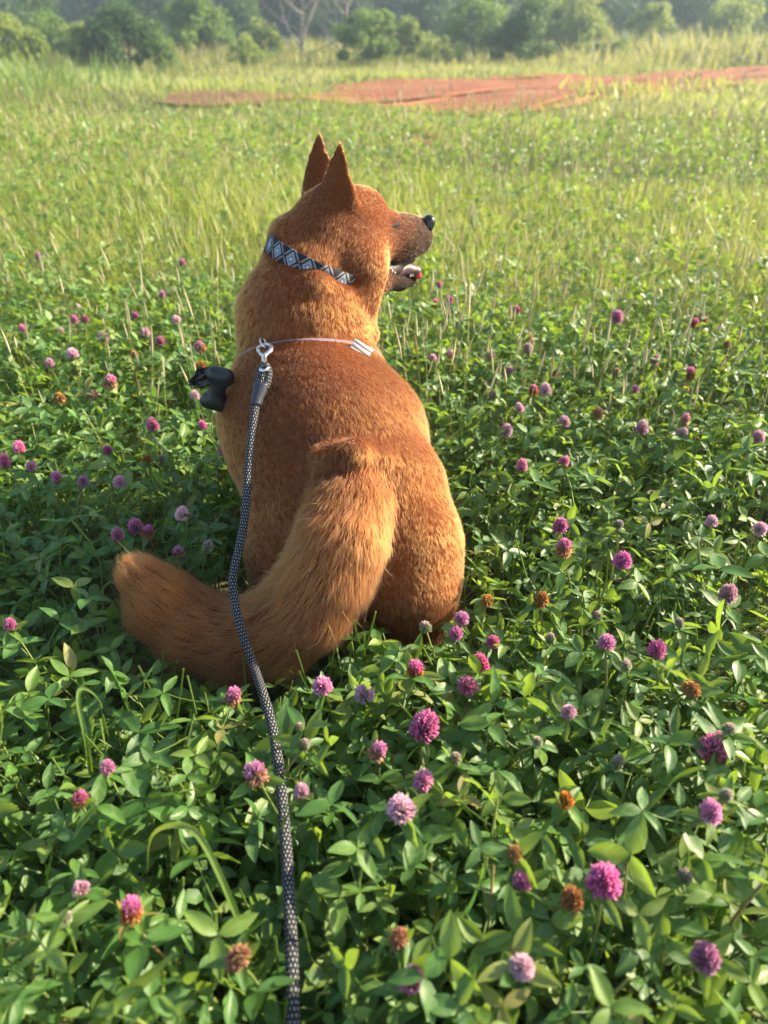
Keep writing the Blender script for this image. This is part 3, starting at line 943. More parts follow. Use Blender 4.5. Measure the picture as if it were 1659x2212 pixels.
# snap hook
e0 = SL[0] + updir * 0.010
base = hit(570, 745, 0.020)
ax = nrm(base - e0); sd = nrm(np.cross(ax, np.array([0, -1.0, 0.3])))
Lc = float(np.linalg.norm(base - e0))
swv = tube('snap_hook', spline(np.array([e0 - ax * 0.006 + sd * 0.006, e0 - ax * 0.011, e0 - ax * 0.006 - sd * 0.006, e0 + ax * 0.004 - sd * 0.004, e0 + ax * 0.010, e0 + ax * Lc * 0.45, e0 + ax * Lc * 0.62 + sd * 0.010, e0 + ax * Lc * 0.85 + sd * 0.011, e0 + ax * Lc * 1.0 + sd * 0.002, e0 + ax * Lc * 0.95 - sd * 0.009, e0 + ax * Lc * 0.74 - sd * 0.009]), 60), np.concatenate([np.linspace(0.0022, 0.0042, 24), np.linspace(0.0042, 0.0024, 36)]), MAT['steel'], leash, 10)
tube('snap_gate', [e0 + ax * Lc * 0.76 - sd * 0.009, e0 + ax * Lc * 0.5 - sd * 0.002], [0.0022, 0.0026], MAT['steel'], leash, 8)
# ring on the harness
rc_ = base + ax * 0.006
ring = [rc_ + 0.012 * (math.cos(t) * nrm(np.cross(ax, sd)) * 0.55 + math.cos(t) * sd * 0.25 + math.sin(t) * ax) for t in np.linspace(0, 2 * np.pi, 28)]
tube('leash_ring', ring, 0.0019, MAT['steel'], harness, 8)
# buckle of pale webbing on the far shoulder
bk = hit(778, 752)
if bk is not None:
    q0 = hit(762, 744, 0.006); q1 = hit(796, 766, 0.006)
    if q0 is None or q1 is None: q0 = bk + [-0.015, -0.006, 0.004]; q1 = bk + [0.012, -0.006, -0.012]
    ux = nrm(q1 - q0); nn = nrm(np.array([0.1, -1, 0.5]) - ux * ux.dot(np.array([0.1, -1, 0.5]))); vy = np.cross(nn, ux)
    for k, (o_, w_) in enumerate(((-0.0068, 0.0030), (0.0, 0.0030), (0.0068, 0.0030))):
        bmv = []
        for zz in (0, 0.003):
            for a_, b_ in ((-1, -1), (1, -1), (1, 1), (-1, 1)):
                c_ = (q0 + q1) / 2 + ux * a_ * 0.017 + vy * (o_ + b_ * w_) + nn * zz
                bmv.append(c_)
        Fq = np.array([(3, 2, 1, 0), (4, 5, 6, 7), (0, 1, 5, 4), (1, 2, 6, 5), (2, 3, 7, 6), (3, 0, 4, 7)])
        link('webbing_stripe', np_mesh('webbing_stripe', bmv, Fq, bpy.data.materials.get('pale_web') or plain('pale_web', (0.66, 0.62, 0.55), 0.8, 0.2), False), harness)

# waste bag dispenser, bone shaped, hanging on the harness, a bag end pulled out of it
disp = empty('bag_dispenser', tuple(at_y(475, 880, 1.10)))
tag(disp, 'black bone shaped waste bag dispenser hanging on the harness at the dog\'s shoulder', 'bag dispenser')
YB = 1.10
b0, b1 = at_y(476, 814, YB), at_y(464, 866, YB)
bx = nrm(b1 - b0); bs = nrm(np.cross(bx, np.array([0, 1.0, 0.2])))
sdf_blob('case', [(b0, 0.0135, b1, 0.0135), (b0 + bs * 0.010 - bx * 0.004, 0.0115, b0 + bs * 0.011, 0.0115), (b0 - bs * 0.010 - bx * 0.004, 0.0115, b0 - bs * 0.011, 0.0115), (b1 + bs * 0.010, 0.0125, b1 + bs * 0.011 + bx * 0.003, 0.0125), (b1 - bs * 0.010, 0.0125, b1 - bs * 0.011 + bx * 0.003, 0.0125)], 0.008, 0.002, MAT['black_plastic'], disp)
# crumpled film: a pleated fan
root = at_y(478, 822, YB); tip = at_y(408, 829, YB + 0.01)
nu, nv = 14, 9
Vb = []
for i in range(nu):
    f = i / (nu - 1)
    c = root + (tip - root) * f
    wd = (0.010 + 0.012 * math.sin(f * 2.4)) * (1 - f ** 2 * 0.9)
    for j in range(nv):
        g = j / (nv - 1) * 2 - 1
        Vb.append(c + np.array([0.002 * math.sin(i * 1.9 + j), 0.005 * math.sin(g * 6 + i * 0.5) * (0.4 + f), g * wd + 0.008 * math.sin(f * 3.0) + 0.0015 * math.sin(i * 1.3 + j * 0.4)]))
Fb = [(i * nv + j, i * nv + j + 1, (i + 1) * nv + j + 1, (i + 1) * nv + j) for i in range(nu - 1) for j in range(nv - 1)]
bag = link('bag', np_mesh('bag', Vb, np.array(Fb), MAT['bag']), disp)
sm_ = bag.modifiers.new('Solidify', 'SOLIDIFY'); sm_.thickness = 0.0015
# ------------------------------------------------------------------ clover
def leaflet(L, W, nl, nw, fold, droop, notch=0.0, twist=0.0):
    """one leaflet along +X from the origin, z up; returns V, quads, uv"""
    V, UV, F = [], [], []
    for i in range(nl + 1):
        s = i / nl
        hw = W * 0.5 * (math.sin(math.pi * min(1, s ** 0.85)) ** 0.82 if 0 < s < 1 else 0.015)
        for j in range(nw + 1):
            q = j / nw * 2 - 1
            x = L * s - (notch * L * (1 - abs(q)) if s == 1 else 0)
            y = hw * q
            z = abs(q) * hw * fold - droop * L * s * s + 0.012 * L * math.sin(s * 7 + q * 2) + twist * q * hw * s
            V.append((x, y, z)); UV.append((0.5 + 0.5 * q, max(0.001, s)))
    m = nw + 1
    for i in range(nl):
        for j in range(nw):
            F.append((i * m + j, i * m + j + 1, (i + 1) * m + j + 1, (i + 1) * m + j))
    return np.array(V, float), np.array(F), np.array(UV, float)

def rotx(V, a): return V @ np.array([[1, 0, 0], [0, math.cos(a), math.sin(a)], [0, -math.sin(a), math.cos(a)]])
def roty(V, a): return V @ np.array([[math.cos(a), 0, -math.sin(a)], [0, 1, 0], [math.sin(a), 0, math.cos(a)]])
def rotz(V, a): return V @ np.array([[math.cos(a), math.sin(a), 0], [-math.sin(a), math.cos(a), 0], [0, 0, 1]])

def trifoliate(L, W, nl, nw, pet, rise, tilt, r, stalk=True):
    """petiole from the origin outwards along +X, then three leaflets; base size in metres"""
    Vs, Fs, Us = [], [], []; off = 0
    end = np.array([pet * math.cos(rise), 0, pet * math.sin(rise)])
    for a in (0, 2.0, -2.0):
        l, w = L * r.uniform(0.9, 1.08), W * r.uniform(0.88, 1.12)
        V, F, U = leaflet(l, w, nl, nw, r.uniform(0.15, 0.5), r.uniform(-0.05, 0.32), 0.03, r.uniform(-0.3, 0.3))
        V = rotx(V, r.uniform(-0.5, 0.5)); V = roty(V, r.uniform(-0.55, 0.2)); V = rotz(V, a + r.uniform(-0.22, 0.22))
        V[:, 0] += 0.0
        V = roty(V, tilt)
        Vs.append(V + end); Fs.append(F + off); Us.append(U); off += len(V)
    if stalk and pet > 0.004:
        P = np.array([end * t + np.array([0, 0, -0.25 * pet * t * (1 - t)]) for t in np.linspace(0, 1, 4)])
        V, F, U = tube_arrays(P, 0.0008, 4, cap=False)
        U = np.column_stack([np.full(len(V), 0.5), np.full(len(V), -0.1)])
        Vs.append(V); Fs.append(F + off); Us.append(U)
    return np.concatenate(Vs), np.concatenate(Fs), np.concatenate(Us)

rl = random.Random(3)
LEAF = []       # detailed leaves shared by the nearest plants
for k in range(20):
    L = rl.uniform(0.024, 0.038); W = L * rl.uniform(0.33, 0.50)
    V, F, U = trifoliate(L, W, 6, 4, rl.uniform(0.018, 0.050), rl.uniform(0.15, 1.0), rl.uniform(-0.9, 0.6), rl)
    LEAF.append(np_mesh('leaf', V, F, MAT['leaf_o'], True, U))
TOPLEAF = []    # stalkless pointed leaves right below a flower head
for k in range(6):
    L = rl.uniform(0.022, 0.033); W = L * rl.uniform(0.36, 0.48)
    V, F, U = trifoliate(L, W, 6, 4, 0.003, 0.2, rl.uniform(-0.45, 0.1), rl)
    TOPLEAF.append(np_mesh('leaf', V, F, MAT['leaf_o'], True, U))

def flower_mesh(kind, r):
    """a globe of narrow florets, colour by state"""
    Vs, Fs, Cs = [], [], []; off = 0
    n = {'bloom': 190, 'pale': 170, 'half': 160, 'brown': 110, 'bud': 90}[kind]
    R = {'bloom': 0.0078, 'pale': 0.0075, 'half': 0.0074, 'brown': 0.0068, 'bud': 0.0062}[kind]
    for i in range(n):
        f = (i + 0.5) / n
        ph = i * 2.39996 + r.uniform(-0.2, 0.2)
        cz = 1 - 1.62 * f
        el = math.asin(max(-1, min(1, cz)))
        d = np.array([math.cos(el) * math.cos(ph), math.cos(el) * math.sin(ph), math.sin(el)])
        up = np.array([0, 0, 1.0])
        ln = {'bloom': 0.0062, 'pale': 0.0058, 'half': 0.0060, 'brown': 0.0058, 'bud': 0.0030}[kind] * r.uniform(0.75, 1.2)
        a = nrm(d + up * (0.55 if kind != 'brown' else 0.15) + np.array([r.uniform(-.2, .2), r.uniform(-.2, .2), r.uniform(-.15, .15)]))
        if kind in ('half',) and cz < 0.1: a = nrm(d - up * 0.15)
        p = d * R * np.array([0.8, 0.8, 1.15])
        s1, s2 = frame_from(a)
        w0, w1, w2 = 0.0007, 0.00115, 0.00075
        brow = kind == 'brown' or (kind == 'half' and cz < 0.30 + r.uniform(-0.25, 0.25))
        for t, w in ((0, w0), (0.6, w1), (1.0, w2)):
            c = p + a * ln * t + (d * ln * 0.10 * t * t if not brow else -up * ln * 0.12 * t)
            for k in range(3):
                q = k * 2.0944
                Vs.append(c + w * (math.cos(q) * s1 + math.sin(q) * s2))
            if kind == 'bud':
                col = [(0.26, 0.36, 0.12), (0.44, 0.46, 0.30), (0.70, 0.44, 0.52)][int(t * 2)] if cz > 0.35 else [(0.22, 0.34, 0.09), (0.34, 0.45, 0.16), (0.50, 0.55, 0.30)][int(t * 2)]
            elif brow:
                col = [(0.32, 0.14, 0.04), (0.50, 0.20, 0.05), (0.62, 0.30, 0.09)][int(t * 2)]
            elif kind == 'pale':
                col = [(0.56, 0.48, 0.38), (0.80, 0.42, 0.56), (0.88, 0.60, 0.72)][int(t * 2)]
            else:
                col = [(0.58, 0.28, 0.34), (0.72, 0.17, 0.42), (0.84, 0.34, 0.58)][int(t * 2)]
            g = r.uniform(0.8, 1.15)
            for k in range(3): Cs.append(tuple(min(1, x * g) for x in col))
        for lv in (0, 3):
            for k in range(3):
                k2 = (k + 1) % 3
                Fs.append((off + lv + k, off + lv + k2, off + lv + 3 + k2)); Fs.append((off + lv + k, off + lv + 3 + k2, off + lv + 3 + k))
        off += 9
    # green core and calyx
    sp_n = 8
    for i in range(5):
        e = -math.pi / 2 + math.pi * i / 4
        for j in range(sp_n):
            q = 2 * math.pi * j / sp_n
            Vs.append(np.array([math.cos(e) * math.cos(q) * R * 0.85, math.cos(e) * math.sin(q) * R * 0.85, math.sin(e) * R * 1.15])); Cs.append((0.20, 0.20, 0.08) if kind != 'bloom' else (0.26, 0.10, 0.14))
    for i in range(4):
        for j in range(sp_n):
            a0, a1 = off + i * sp_n + j, off + i * sp_n + (j + 1) % sp_n
            Fs.append((a0, a1, a1 + sp_n)); Fs.append((a0, a1 + sp_n, a0 + sp_n))
    return np_mesh('flower_head', np.array(Vs), np.array(Fs), MAT['flower'], True, None, {'Col': np.array(Cs)})
HEADS = {k: [flower_mesh(k, rl) for _ in range(3)] for k in ('bloom', 'pale', 'half', 'brown', 'bud')}

DOG_POLY = np.array([(693, 289), (653, 417), (575, 525), (533, 617), (485, 781), (482, 925), (527, 1034), (537, 1200), (548, 1284), (506, 1305), (407, 1263), (313, 1203), (262, 1215), (258, 1290), (290, 1362), (391, 1455), (470, 1484), (589, 1462), (667, 1436), (735, 1362), (790, 1330), (830, 1340), (858, 1385), (925, 1395), (972, 1350), (1000, 1216), (979, 1071), (890, 873), (800, 765), (815, 640), (930, 600), (937, 480), (845, 459), (765, 403), (755, 340)])
def in_poly(u, v, poly=DOG_POLY):
    x1, y1 = poly[:, 0], poly[:, 1]; x2, y2 = np.roll(x1, -1), np.roll(y1, -1)
    c = ((y1 > v) != (y2 > v)) & (u < (x2 - x1) * (v - y1) / (y2 - y1 + 1e-9) + x1)
    return c.sum() % 2 == 1
HEAD_PX = []; HEAD_ARR = None
def blocked(p, rad=0.012, rope_px=30):
    """would something here grow through the dog, hide it, or lie across the rope?"""
    p = np.asarray(p, float)
    if sdf_at(p[None])[0] < rad: return True
    u, v, t = project(p)
    for du, dv in ((0, 0), (14, 0), (-14, 0), (0, 14), (0, -14)):
        if in_poly(u + du, v + dv) and t < 1.35 and p[1] < 1.05: return True
    if HEAD_ARR is not None and np.any((np.hypot(HEAD_ARR[:, 0] - u, HEAD_ARR[:, 1] - v) < HEAD_ARR[:, 3]) & (t < HEAD_ARR[:, 2] - 0.004)): return True
    d = np.hypot(ROPE_PX[:, 0] - u, ROPE_PX[:, 1] - v)
    k = int(np.argmin(d))
    return bool(d[k] < rope_px * (1.0 + 0.25 / max(0.3, t)) and t < ROPE_PX[k, 2] + 0.02)

STEMS = []
for k in range(8):      # unit stems: from the origin to (0,0,1), different bows
    bow = rl.uniform(-0.16, 0.16); bow2 = rl.uniform(-0.06, 0.06)
    P = np.array([(bow * math.sin(math.pi * t), bow2 * math.sin(2 * math.pi * t), t) for t in np.linspace(0, 1, 7)])
    V, F, U = tube_arrays(P, np.linspace(0.0088, 0.006, 7), 5, cap=False)
    STEMS.append((np_mesh('stem', V, quads_to_tris(F), MAT['stem'], True, U), bow, bow2))

def put(name, me, parent, M):
    o = bpy.data.objects.new(name, me); COL.objects.link(o); o.parent = parent
    o.matrix_basis = M
    return o
def stem_point(k, Lv, t):
    """point on the bowed stem, Lv = vector from base to top"""
    _, bow, bow2 = STEMS[k]
    ln = Lv.length
    q = Lv.to_track_quat('Z', 'Y')
    return q @ Vector((bow * math.sin(math.pi * t) * ln, bow2 * math.sin(2 * math.pi * t) * ln, t * ln)), q

def zone(p):
    x, y = p[0], p[1]
    if y > 1.45: return 'far' if x > -0.1 else 'farleft'
    if y > 0.72: return 'shade' if x < -0.12 else 'flank'
    rx = np.interp(y, ROPE[::-1, 1], ROPE[::-1, 0])
    return 'ropeleft' if x < rx else 'roperight'
ZTXT = {'far': 'in the meadow beyond the dog', 'farleft': 'in sunlit clover beyond the dog', 'shade': "in the dog's shadow", 'flank': "beside the dog's sunlit flank", 'ropeleft': 'among the arching grass blades', 'roperight': "before the dog's haunch"}
N_LEAF = 0
def plant(base, top, n_leaf, label, cat, group, head=None, hs=1.0, rr=None, name='clover_plant', lsc=1.0):
    """base, top: world points; leaves up the stem, optional flower head on top"""
    global N_LEAF
    root = empty(name, tuple(base))
    tag(root, label, cat, group)
    base, top = Vector(base), Vector(top)
    Lv = top - base
    k = rr.randrange(len(STEMS)); ln = Lv.length
    _, q = stem_point(k, Lv, 0.5)
    th = (0.15 / max(0.03, ln)) * rr.uniform(0.9, 1.3)
    put('stem', STEMS[k][0], root, Matrix.Translation((0, 0, 0)) @ q.to_matrix().to_4x4() @ Matrix.Diagonal((ln if False else 1, 1, 1, 1)) @ Matrix.Diagonal((ln, ln, ln, 1)))
    az = rr.uniform(0, 6.28)
    for i in range(n_leaf):
        t = 0.25 + 0.73 * (i + rr.uniform(0, 0.6)) / n_leaf
        az += 2.4 + rr.uniform(-0.5, 0.5)
        s = rr.uniform(0.75, 1.12) * lsc * (0.85 if t > 0.9 and head else 1.0)
        P, _ = stem_point(k, Lv, min(1, t))
        me = LEAF[rr.randrange(len(LEAF))]
        M = Matrix.Translation(P) @ Matrix.Rotation(rr.uniform(-0.4, 0.4), 4, 'X') @ Matrix.Rotation(rr.uniform(-0.4, 0.4), 4, 'Y') @ Matrix.Rotation(az, 4, 'Z') @ Matrix.Scale(s, 4)
        c = base + M @ Vector((0.035, 0, 0.012))
        if blocked(c, 0.010) or blocked(base + M @ Vector((0.070, 0, 0.012)), 0.004, 26) or blocked(base + M @ Vector((0.045, 0.022, 0.012)), 0.002, 24) or blocked(base + M @ Vector((0.045, -0.022, 0.012)), 0.002, 24): continue
        put('leaf', me, root, M); N_LEAF += 1
    if head:
        tilt = q @ Vector((0, 0, 1))
        tq = (tilt + Vector((rr.uniform(-.5, .5), rr.uniform(-.5, .5), 0.5))).normalized().to_track_quat('Z', 'Y')
        for a in (az, az + 3.0 + rr.uniform(-0.4, 0.4)):
            me = TOPLEAF[rr.randrange(len(TOPLEAF))]
            M = Matrix.Translation(Lv - Vector((0, 0, 0.006 * hs))) @ Matrix.Rotation(a, 4, 'Z') @ Matrix.Rotation(rr.uniform(-0.5, 0.1), 4, 'Y') @ Matrix.Scale(rr.uniform(0.65, 1.0) * lsc, 4)
            if not blocked(base + M @ Vector((0.02, 0, 0)), 0.004): put('leaf', me, root, M); N_LEAF += 1
        me = rr.choice(HEADS[head])
        put('flower_head', me, root, Matrix.Translation(Lv + (tq @ Vector((0, 0, 0.006 * hs)))) @ tq.to_matrix().to_4x4() @ Matrix.Rotation(rr.uniform(0, 6.28), 4, 'Z') @ Matrix.Diagonal((hs * rr.uniform(0.85, 1.1), hs * rr.uniform(0.85, 1.1), hs * rr.uniform(0.85, 1.25), 1)))
    return root

# flower heads where they stand in the clover: (u, v, apparent size, state)
B, P_, Hf, Br, Bd = 'bloom', 'pale', 'half', 'brown', 'bud'
FLOWERS = [
 (232, 1659, 42, B), (168, 1723, 46, Hf), (555, 1673, 62, Hf), (652, 1711, 34, P_), (652, 1608, 32, Bd), (650, 1567, 22, Bd), (175, 1920, 42, P_), (135, 1983, 36, Bd), (280, 1968, 66, Hf), (510, 2063, 66, Br), (810, 1623, 46, Hf),
 (912, 1573, 66, B), (912, 1685, 56, B), (872, 1748, 64, P_), (1162, 1598, 26, Bd), (1540, 1623, 72, B), (1535, 1756, 58, B), (1565, 1713, 34, Bd), (1304, 1908, 84, B), (1234, 1935, 60, Br), (1130, 1908, 46, B), (1480, 1893, 40, Bd), (1122, 2081, 56, P_), (1522, 2066, 72, B), (885, 2113, 70, B), (860, 2028, 56, Br), (1330, 1648, 32, Bd), (985, 1635, 34, Bd), (1115, 1843, 44, Br), (1225, 1728, 44, Br),
 (501, 1502, 46, Hf), (698, 1482, 46, B), (787, 1500, 46, P_), (896, 1445, 44, Hf), (994, 1336, 38, B), (987, 1367, 36, B), (922, 1354, 30, Bd), (1012, 1476, 50, B), (1062, 1384, 36, B), (1041, 1435, 42, B), (1227, 1533, 40, P_), (1497, 1485, 46, Br), (1352, 1437, 28, Bd), (1417, 1405, 42, B), (1310, 1390, 42, B), (1190, 1380, 28, Bd), (1572, 1283, 42, P_), (1342, 1212, 44, B), (1210, 1135, 34, B), (1218, 1185, 44, Hf), (1335, 1130, 24, Bd), (1637, 1140, 34, P_), (1537, 1128, 32, P_), (1470, 1345, 26, Bd), (1170, 1295, 38, Br), (1052, 1298, 36, Br), (1293, 1328, 28, Bd), (1575, 1570, 34, Bd),
 (949, 615, 16, B), (940, 655, 20, Hf), (971, 650, 22, B), (1117, 669, 20, B), (1331, 685, 32, B), (1519, 688, 24, Hf), (1499, 698, 20, Hf), (1572, 742, 20, Br), (1144, 727, 22, Hf), (1142, 755, 24, P_), (1271, 757, 18, Bd), (936, 772, 20, P_), (972, 765, 20, P_), (1060, 767, 22, P_), (1099, 801, 22, P_), (1197, 807, 30, Br), (1414, 777, 24, B), (1494, 807, 26, Hf), (1334, 806, 24, Br), (1154, 842, 26, Hf), (1180, 842, 30, P_), (1369, 843, 24, P_), (1067, 852, 22, P_), (1124, 882, 24, P_), (1219, 912, 30, P_), (1290, 892, 30, Br), (1387, 925, 36, P_), (1470, 937, 28, P_), (1637, 945, 30, P_), (1092, 931, 28, P_), (1479, 907, 28, Hf), (1479, 837, 24, Br), (1127, 1007, 28, B), (1217, 995, 24, B),
 (169, 664, 18, P_), (160, 689, 22, B), (185, 689, 18, B), (130, 711, 18, P_), (223, 728, 26, P_), (158, 765, 26, P_), (106, 785, 22, P_), (313, 718, 22, P_), (293, 681, 16, B), (349, 636, 18, B), (382, 691, 24, P_), (346, 737, 26, B), (435, 748, 26, Hf), (436, 790, 28, Br), (292, 765, 22, Br), (236, 826, 32, Hf), (126, 858, 30, Br), (202, 851, 20, B), (49, 709, 16, B), (394, 567, 16, B), (81, 554, 16, B), (421, 853, 22, P_), (331, 918, 30, B), (439, 919, 18, B), (40, 968, 28, B), (234, 973, 24, B), (9, 997, 30, B), (67, 1008, 26, B), (124, 1030, 28, B), (180, 1039, 28, B), (257, 1040, 34, P_), (486, 972, 26, B), (315, 992, 24, Br), (391, 1110, 38, P_), (254, 1154, 34, B), (293, 1139, 38, B), (317, 1148, 30, Hf), (446, 1177, 28, Bd), (385, 1193, 32, Hf), (349, 990, 18, Bd), (20, 1350, 34, B),
]
STATE_TXT = {B: 'full magenta clover bloom', P_: 'pale lilac clover bloom', Hf: 'half browned pink clover bloom', Br: 'withered brown clover head', Bd: 'green clover bud'}
STATE_CAT = {B: 'clover flower', P_: 'clover flower', Hf: 'clover flower', Br: 'clover flower', Bd: 'clover bud'}
rf = random.Random(11)
FPOS = []
FSPEC = []
for u, v, px, st in FLOWERS:
    # the size in the picture tells how big the head is at the height clover can have
    real = {B: 0.0265, P_: 0.025, Hf: 0.0255, Br: 0.0245, Bd: 0.0165}[st]
    z = rf.uniform(0.19, 0.24) if v > 1500 else rf.uniform(0.20, 0.25)
    if (u, v) == (1331, 685): z = 0.33
    if 1280 < v < 1520 and 480 < u < 1080: z = rf.uniform(0.17, 0.20)
    p = at_z(u, v, z)
    hs = max(0.62, min(1.4, 0.95 * px * PX * float(depth(p)) / real))
    FSPEC.append((p, z, hs, st))
    HEAD_PX.append((u, v, float(depth(p)), px * 0.5 + 10))
HEAD_ARR = np.array(HEAD_PX)
for p, z, hs, st in FSPEC:
    lean = rf.uniform(-0.05, 0.05), rf.uniform(-0.03, 0.06)
    base = np.array([p[0] + lean[0], p[1] + lean[1], 0.0])
    if sdf_at(np.array([[base[0], base[1], 0.05]]))[0] < 0.02: base[:2] = p[:2] + np.array([0, -0.05])
    zt = zone(p)
    top = np.array([p[0], p[1], z - 0.008 * hs])
    far = p[1] > 1.5
    root = plant(base, top, 2 if far else 4, f'{STATE_TXT[st]} {ZTXT[zt]}', STATE_CAT[st], f'{STATE_TXT[st]}s {ZTXT[zt]}', st, hs, rf, 'clover_flower', 1.2 if p[1] < 0.75 else 1.0)
    FPOS.append((root, st, zt, p))
ORD = ['nearest', 'second nearest', 'third nearest', 'fourth nearest', 'fifth nearest', 'sixth nearest', 'seventh nearest', 'eighth nearest', 'ninth nearest', 'tenth nearest', 'eleventh nearest', 'twelfth nearest', 'thirteenth nearest', 'fourteenth nearest', 'fifteenth nearest', 'sixteenth nearest', 'seventeenth nearest', 'eighteenth nearest', 'nineteenth nearest', 'twentieth nearest']
REF = {'far': ("the dog's muzzle", at_y(890, 530, 1.35)), 'farleft': ('the bag dispenser', at_y(475, 840, 1.09)), 'shade': ('the tail tip', at_y(312, 1258, 0.83)), 'flank': ("the dog's haunch", at_y(885, 1260, 0.885)), 'ropeleft': ('the leash', None), 'roperight': ('the leash', None)}
classes = {}
for root, st, zt, p in FPOS:
    ref = REF[zt][1]
    d = np.linalg.norm(ROPE - p, axis=1).min() if ref is None else np.linalg.norm(ref - p)
    classes.setdefault((st, zt), []).append((d, root))
for (st, zt), lst in classes.items():
    lst.sort(key=lambda q: q[0])
    for i, (d, root) in enumerate(lst):
        if len(lst) > 1 and i < len(ORD):
            root['label'] = f"{STATE_TXT[st]} {ZTXT[zt]}, {ORD[i]} {REF[zt][0]}" 

# leafy plants filling the near clover, thick at the front
rp = random.Random(5)
cells = []
tries = 0
placed = []
while len(placed) < 290 and tries < 40000:
    tries += 1
    y = 0.16 + 1.30 * rp.random() ** 1.15
    x = rp.uniform(-1, 1) * (0.55 * (y * 0.9 + 0.30) + 0.05)
    z = rp.uniform(0.09, 0.25)
    if sdf_at(np.array([[x, y, 0.06], [x, y, 0.12], [x, y, 0.03]])).min() < 0.03: continue
    mind = 0.034 + 0.028 * y
    if any((x - a) ** 2 + (y - b) ** 2 < mind * mind for a, b in placed): continue
    tp = (x + rp.uniform(-0.035, 0.035), y + rp.uniform(-0.035, 0.035), z)
    if blocked(tp, 0.02): 
        z *= 0.55; tp = (tp[0], tp[1], z)
        if blocked(tp, 0.015): continue
    placed.append((x, y))
    zt = zone((x, y))
    plant((x, y, 0), tp, 11 if y < 0.8 else 9, f'leafy green clover plant without a flower {ZTXT[zt]}', 'clover', f'leafy clover plants {ZTXT[zt]}', None, 1, rp, 'clover_plant', (1.0 if y < 0.36 or z > 0.21 else 1.25) if y < 0.75 else 1.12)
print('leafy plants', len(placed), 'leaves', N_LEAF, 'tries', tries)

# a few long grass blades arching through the clover
gm = grass_mat('grass_blade', [(0, (0.10, 0.19, 0.03)), (1, (0.17, 0.26, 0.05))], 0.38, 0.4, None)
def blade(pts, w, label):
    P = spline(np.array(pts), 26)
    T = nrm(np.gradient(P, axis=0))
    V, U, F = [], [], []
    for i, p in enumerate(P):
        s = i / 25
        sd = nrm(np.cross(T[i], np.array([0.25, -0.7, 0.65]))); nn_ = np.cross(sd, T[i])
        hw = w * 0.5 * min(1, (1 - s) * 2.6 + 0.03) * min(1, 0.6 + s * 3)
        for q in (-1, -0.5, 0, 0.5, 1):
            V.append(p + sd * hw * q + nn_ * abs(q) * hw * 0.35); U.append((0.5 + q / 2, s * 0.55))
    for i in range(25):
        for j in range(4): F.append((i * 5 + j, i * 5 + j + 1, i * 5 + j + 6, i * 5 + j + 5))
    o = link('grass_blade', np_mesh('grass_blade', V, np.array(F), gm, True, U))
    tag(o, label, 'grass blade')
def bz(u, v, z): return at_z(u, v, z)
blade([bz(575, 2110, 0.03), bz(545, 2060, 0.13), bz(480, 1900, 0.21), bz(425, 1800, 0.245), bz(370, 1782, 0.245), bz(325, 1810, 0.22), bz(318, 1890, 0.17)], 0.0060, 'long bent grass blade arching over the clover beside the leash')
blade([bz(205, 1720, 0.02), bz(200, 1690, 0.10), bz(185, 1590, 0.17), bz(170, 1520, 0.20), bz(176, 1487, 0.21), bz(205, 1500, 0.20), bz(230, 1540, 0.17)], 0.0055, 'thin hooked grass blade standing below the tail tip')
blade([bz(120, 2330, 0.05), bz(190, 2230, 0.15), bz(270, 2150, 0.21), bz(330, 2100, 0.235), bz(385, 2052, 0.25)], 0.0115, 'broad straight grass blade slanting up out of the clover')
blade([bz(275, 2300, 0.05), bz(278, 2220, 0.15), bz(280, 2160, 0.20), bz(283, 2110, 0.23)], 0.0095, 'short pointed grass blade standing beside the broad slanting one')
blade([bz(800, 2260, 0.05), bz(790, 2200, 0.10), bz(770, 2150, 0.15), bz(745, 2230, 0.16)], 0.006, 'folded grass blade low beside the leash')

# low clover growing under and between, one cover
LT = []
for k in range(8):
    L = rl.uniform(0.020, 0.032)
    V, F, U = trifoliate(L, L * rl.uniform(0.45, 0.6), 3, 2, rl.uniform(0.02, 0.04), rl.uniform(0.3, 1.0), rl.uniform(-0.5, 0.4), rl, stalk=False)
    LT.append((V, quads_to_tris(F), U))
def scatter_leaves(n, y0, y1, z0, z1, yp, smin_, smax_):
    pos = []
    Y = y0 + (y1 - y0) * RNG.random(n * 2) ** yp
    X = RNG.uniform(-1, 1, n * 2) * (0.60 * (Y + 0.35) + 0.18)
    Z = z0 + (z1 - z0) * RNG.random(n * 2) ** 0.8
    P = np.column_stack([X, Y, Z])
    ok = sdf_at(P) > 0.012
    P = P[ok][:n]
    keep = np.array([not blocked(p, 0.012) if p[1] < 1.15 else True for p in P])
    return P[keep]
PA = scatter_leaves(4400, 0.12, 1.75, 0.015, 0.115, 1.15, 0.7, 1.0)
PB = scatter_leaves(5800, 1.15, 2.9, 0.05, 0.22, 0.9, 0.7, 1.0)
edge = 1.0 - np.clip((PB[:, 1] - 1.75 - 0.35 * vnoise(PB, 2.2, 77)) / 0.75, 0, 1)
PB = PB[RNG.random(len(PB)) < edge * 0.92 + 0.05]
PB[:, 2] *= 0.75 + 0.3 * np.clip(1 + vnoise(PB, 5, 41), 0, 2) * 0.8
PC = np.concatenate([PA, PB]); n = len(PC)
V, F, U, R_, _ = merge(LT, RNG.integers(0, len(LT), n), PC, rot_mats(RNG.normal(0, 0.35, n), RNG.normal(0, 0.35, n), RNG.random(n) * 6.283), RNG.uniform(0.75, 1.1, n))
tag(link('clover_cover', np_mesh('clover_cover', V, F, MAT['leaf_s'], True, U, {'rnd': R_})), 'dense low green clover leaves covering the ground around the dog', 'clover', kind='stuff')
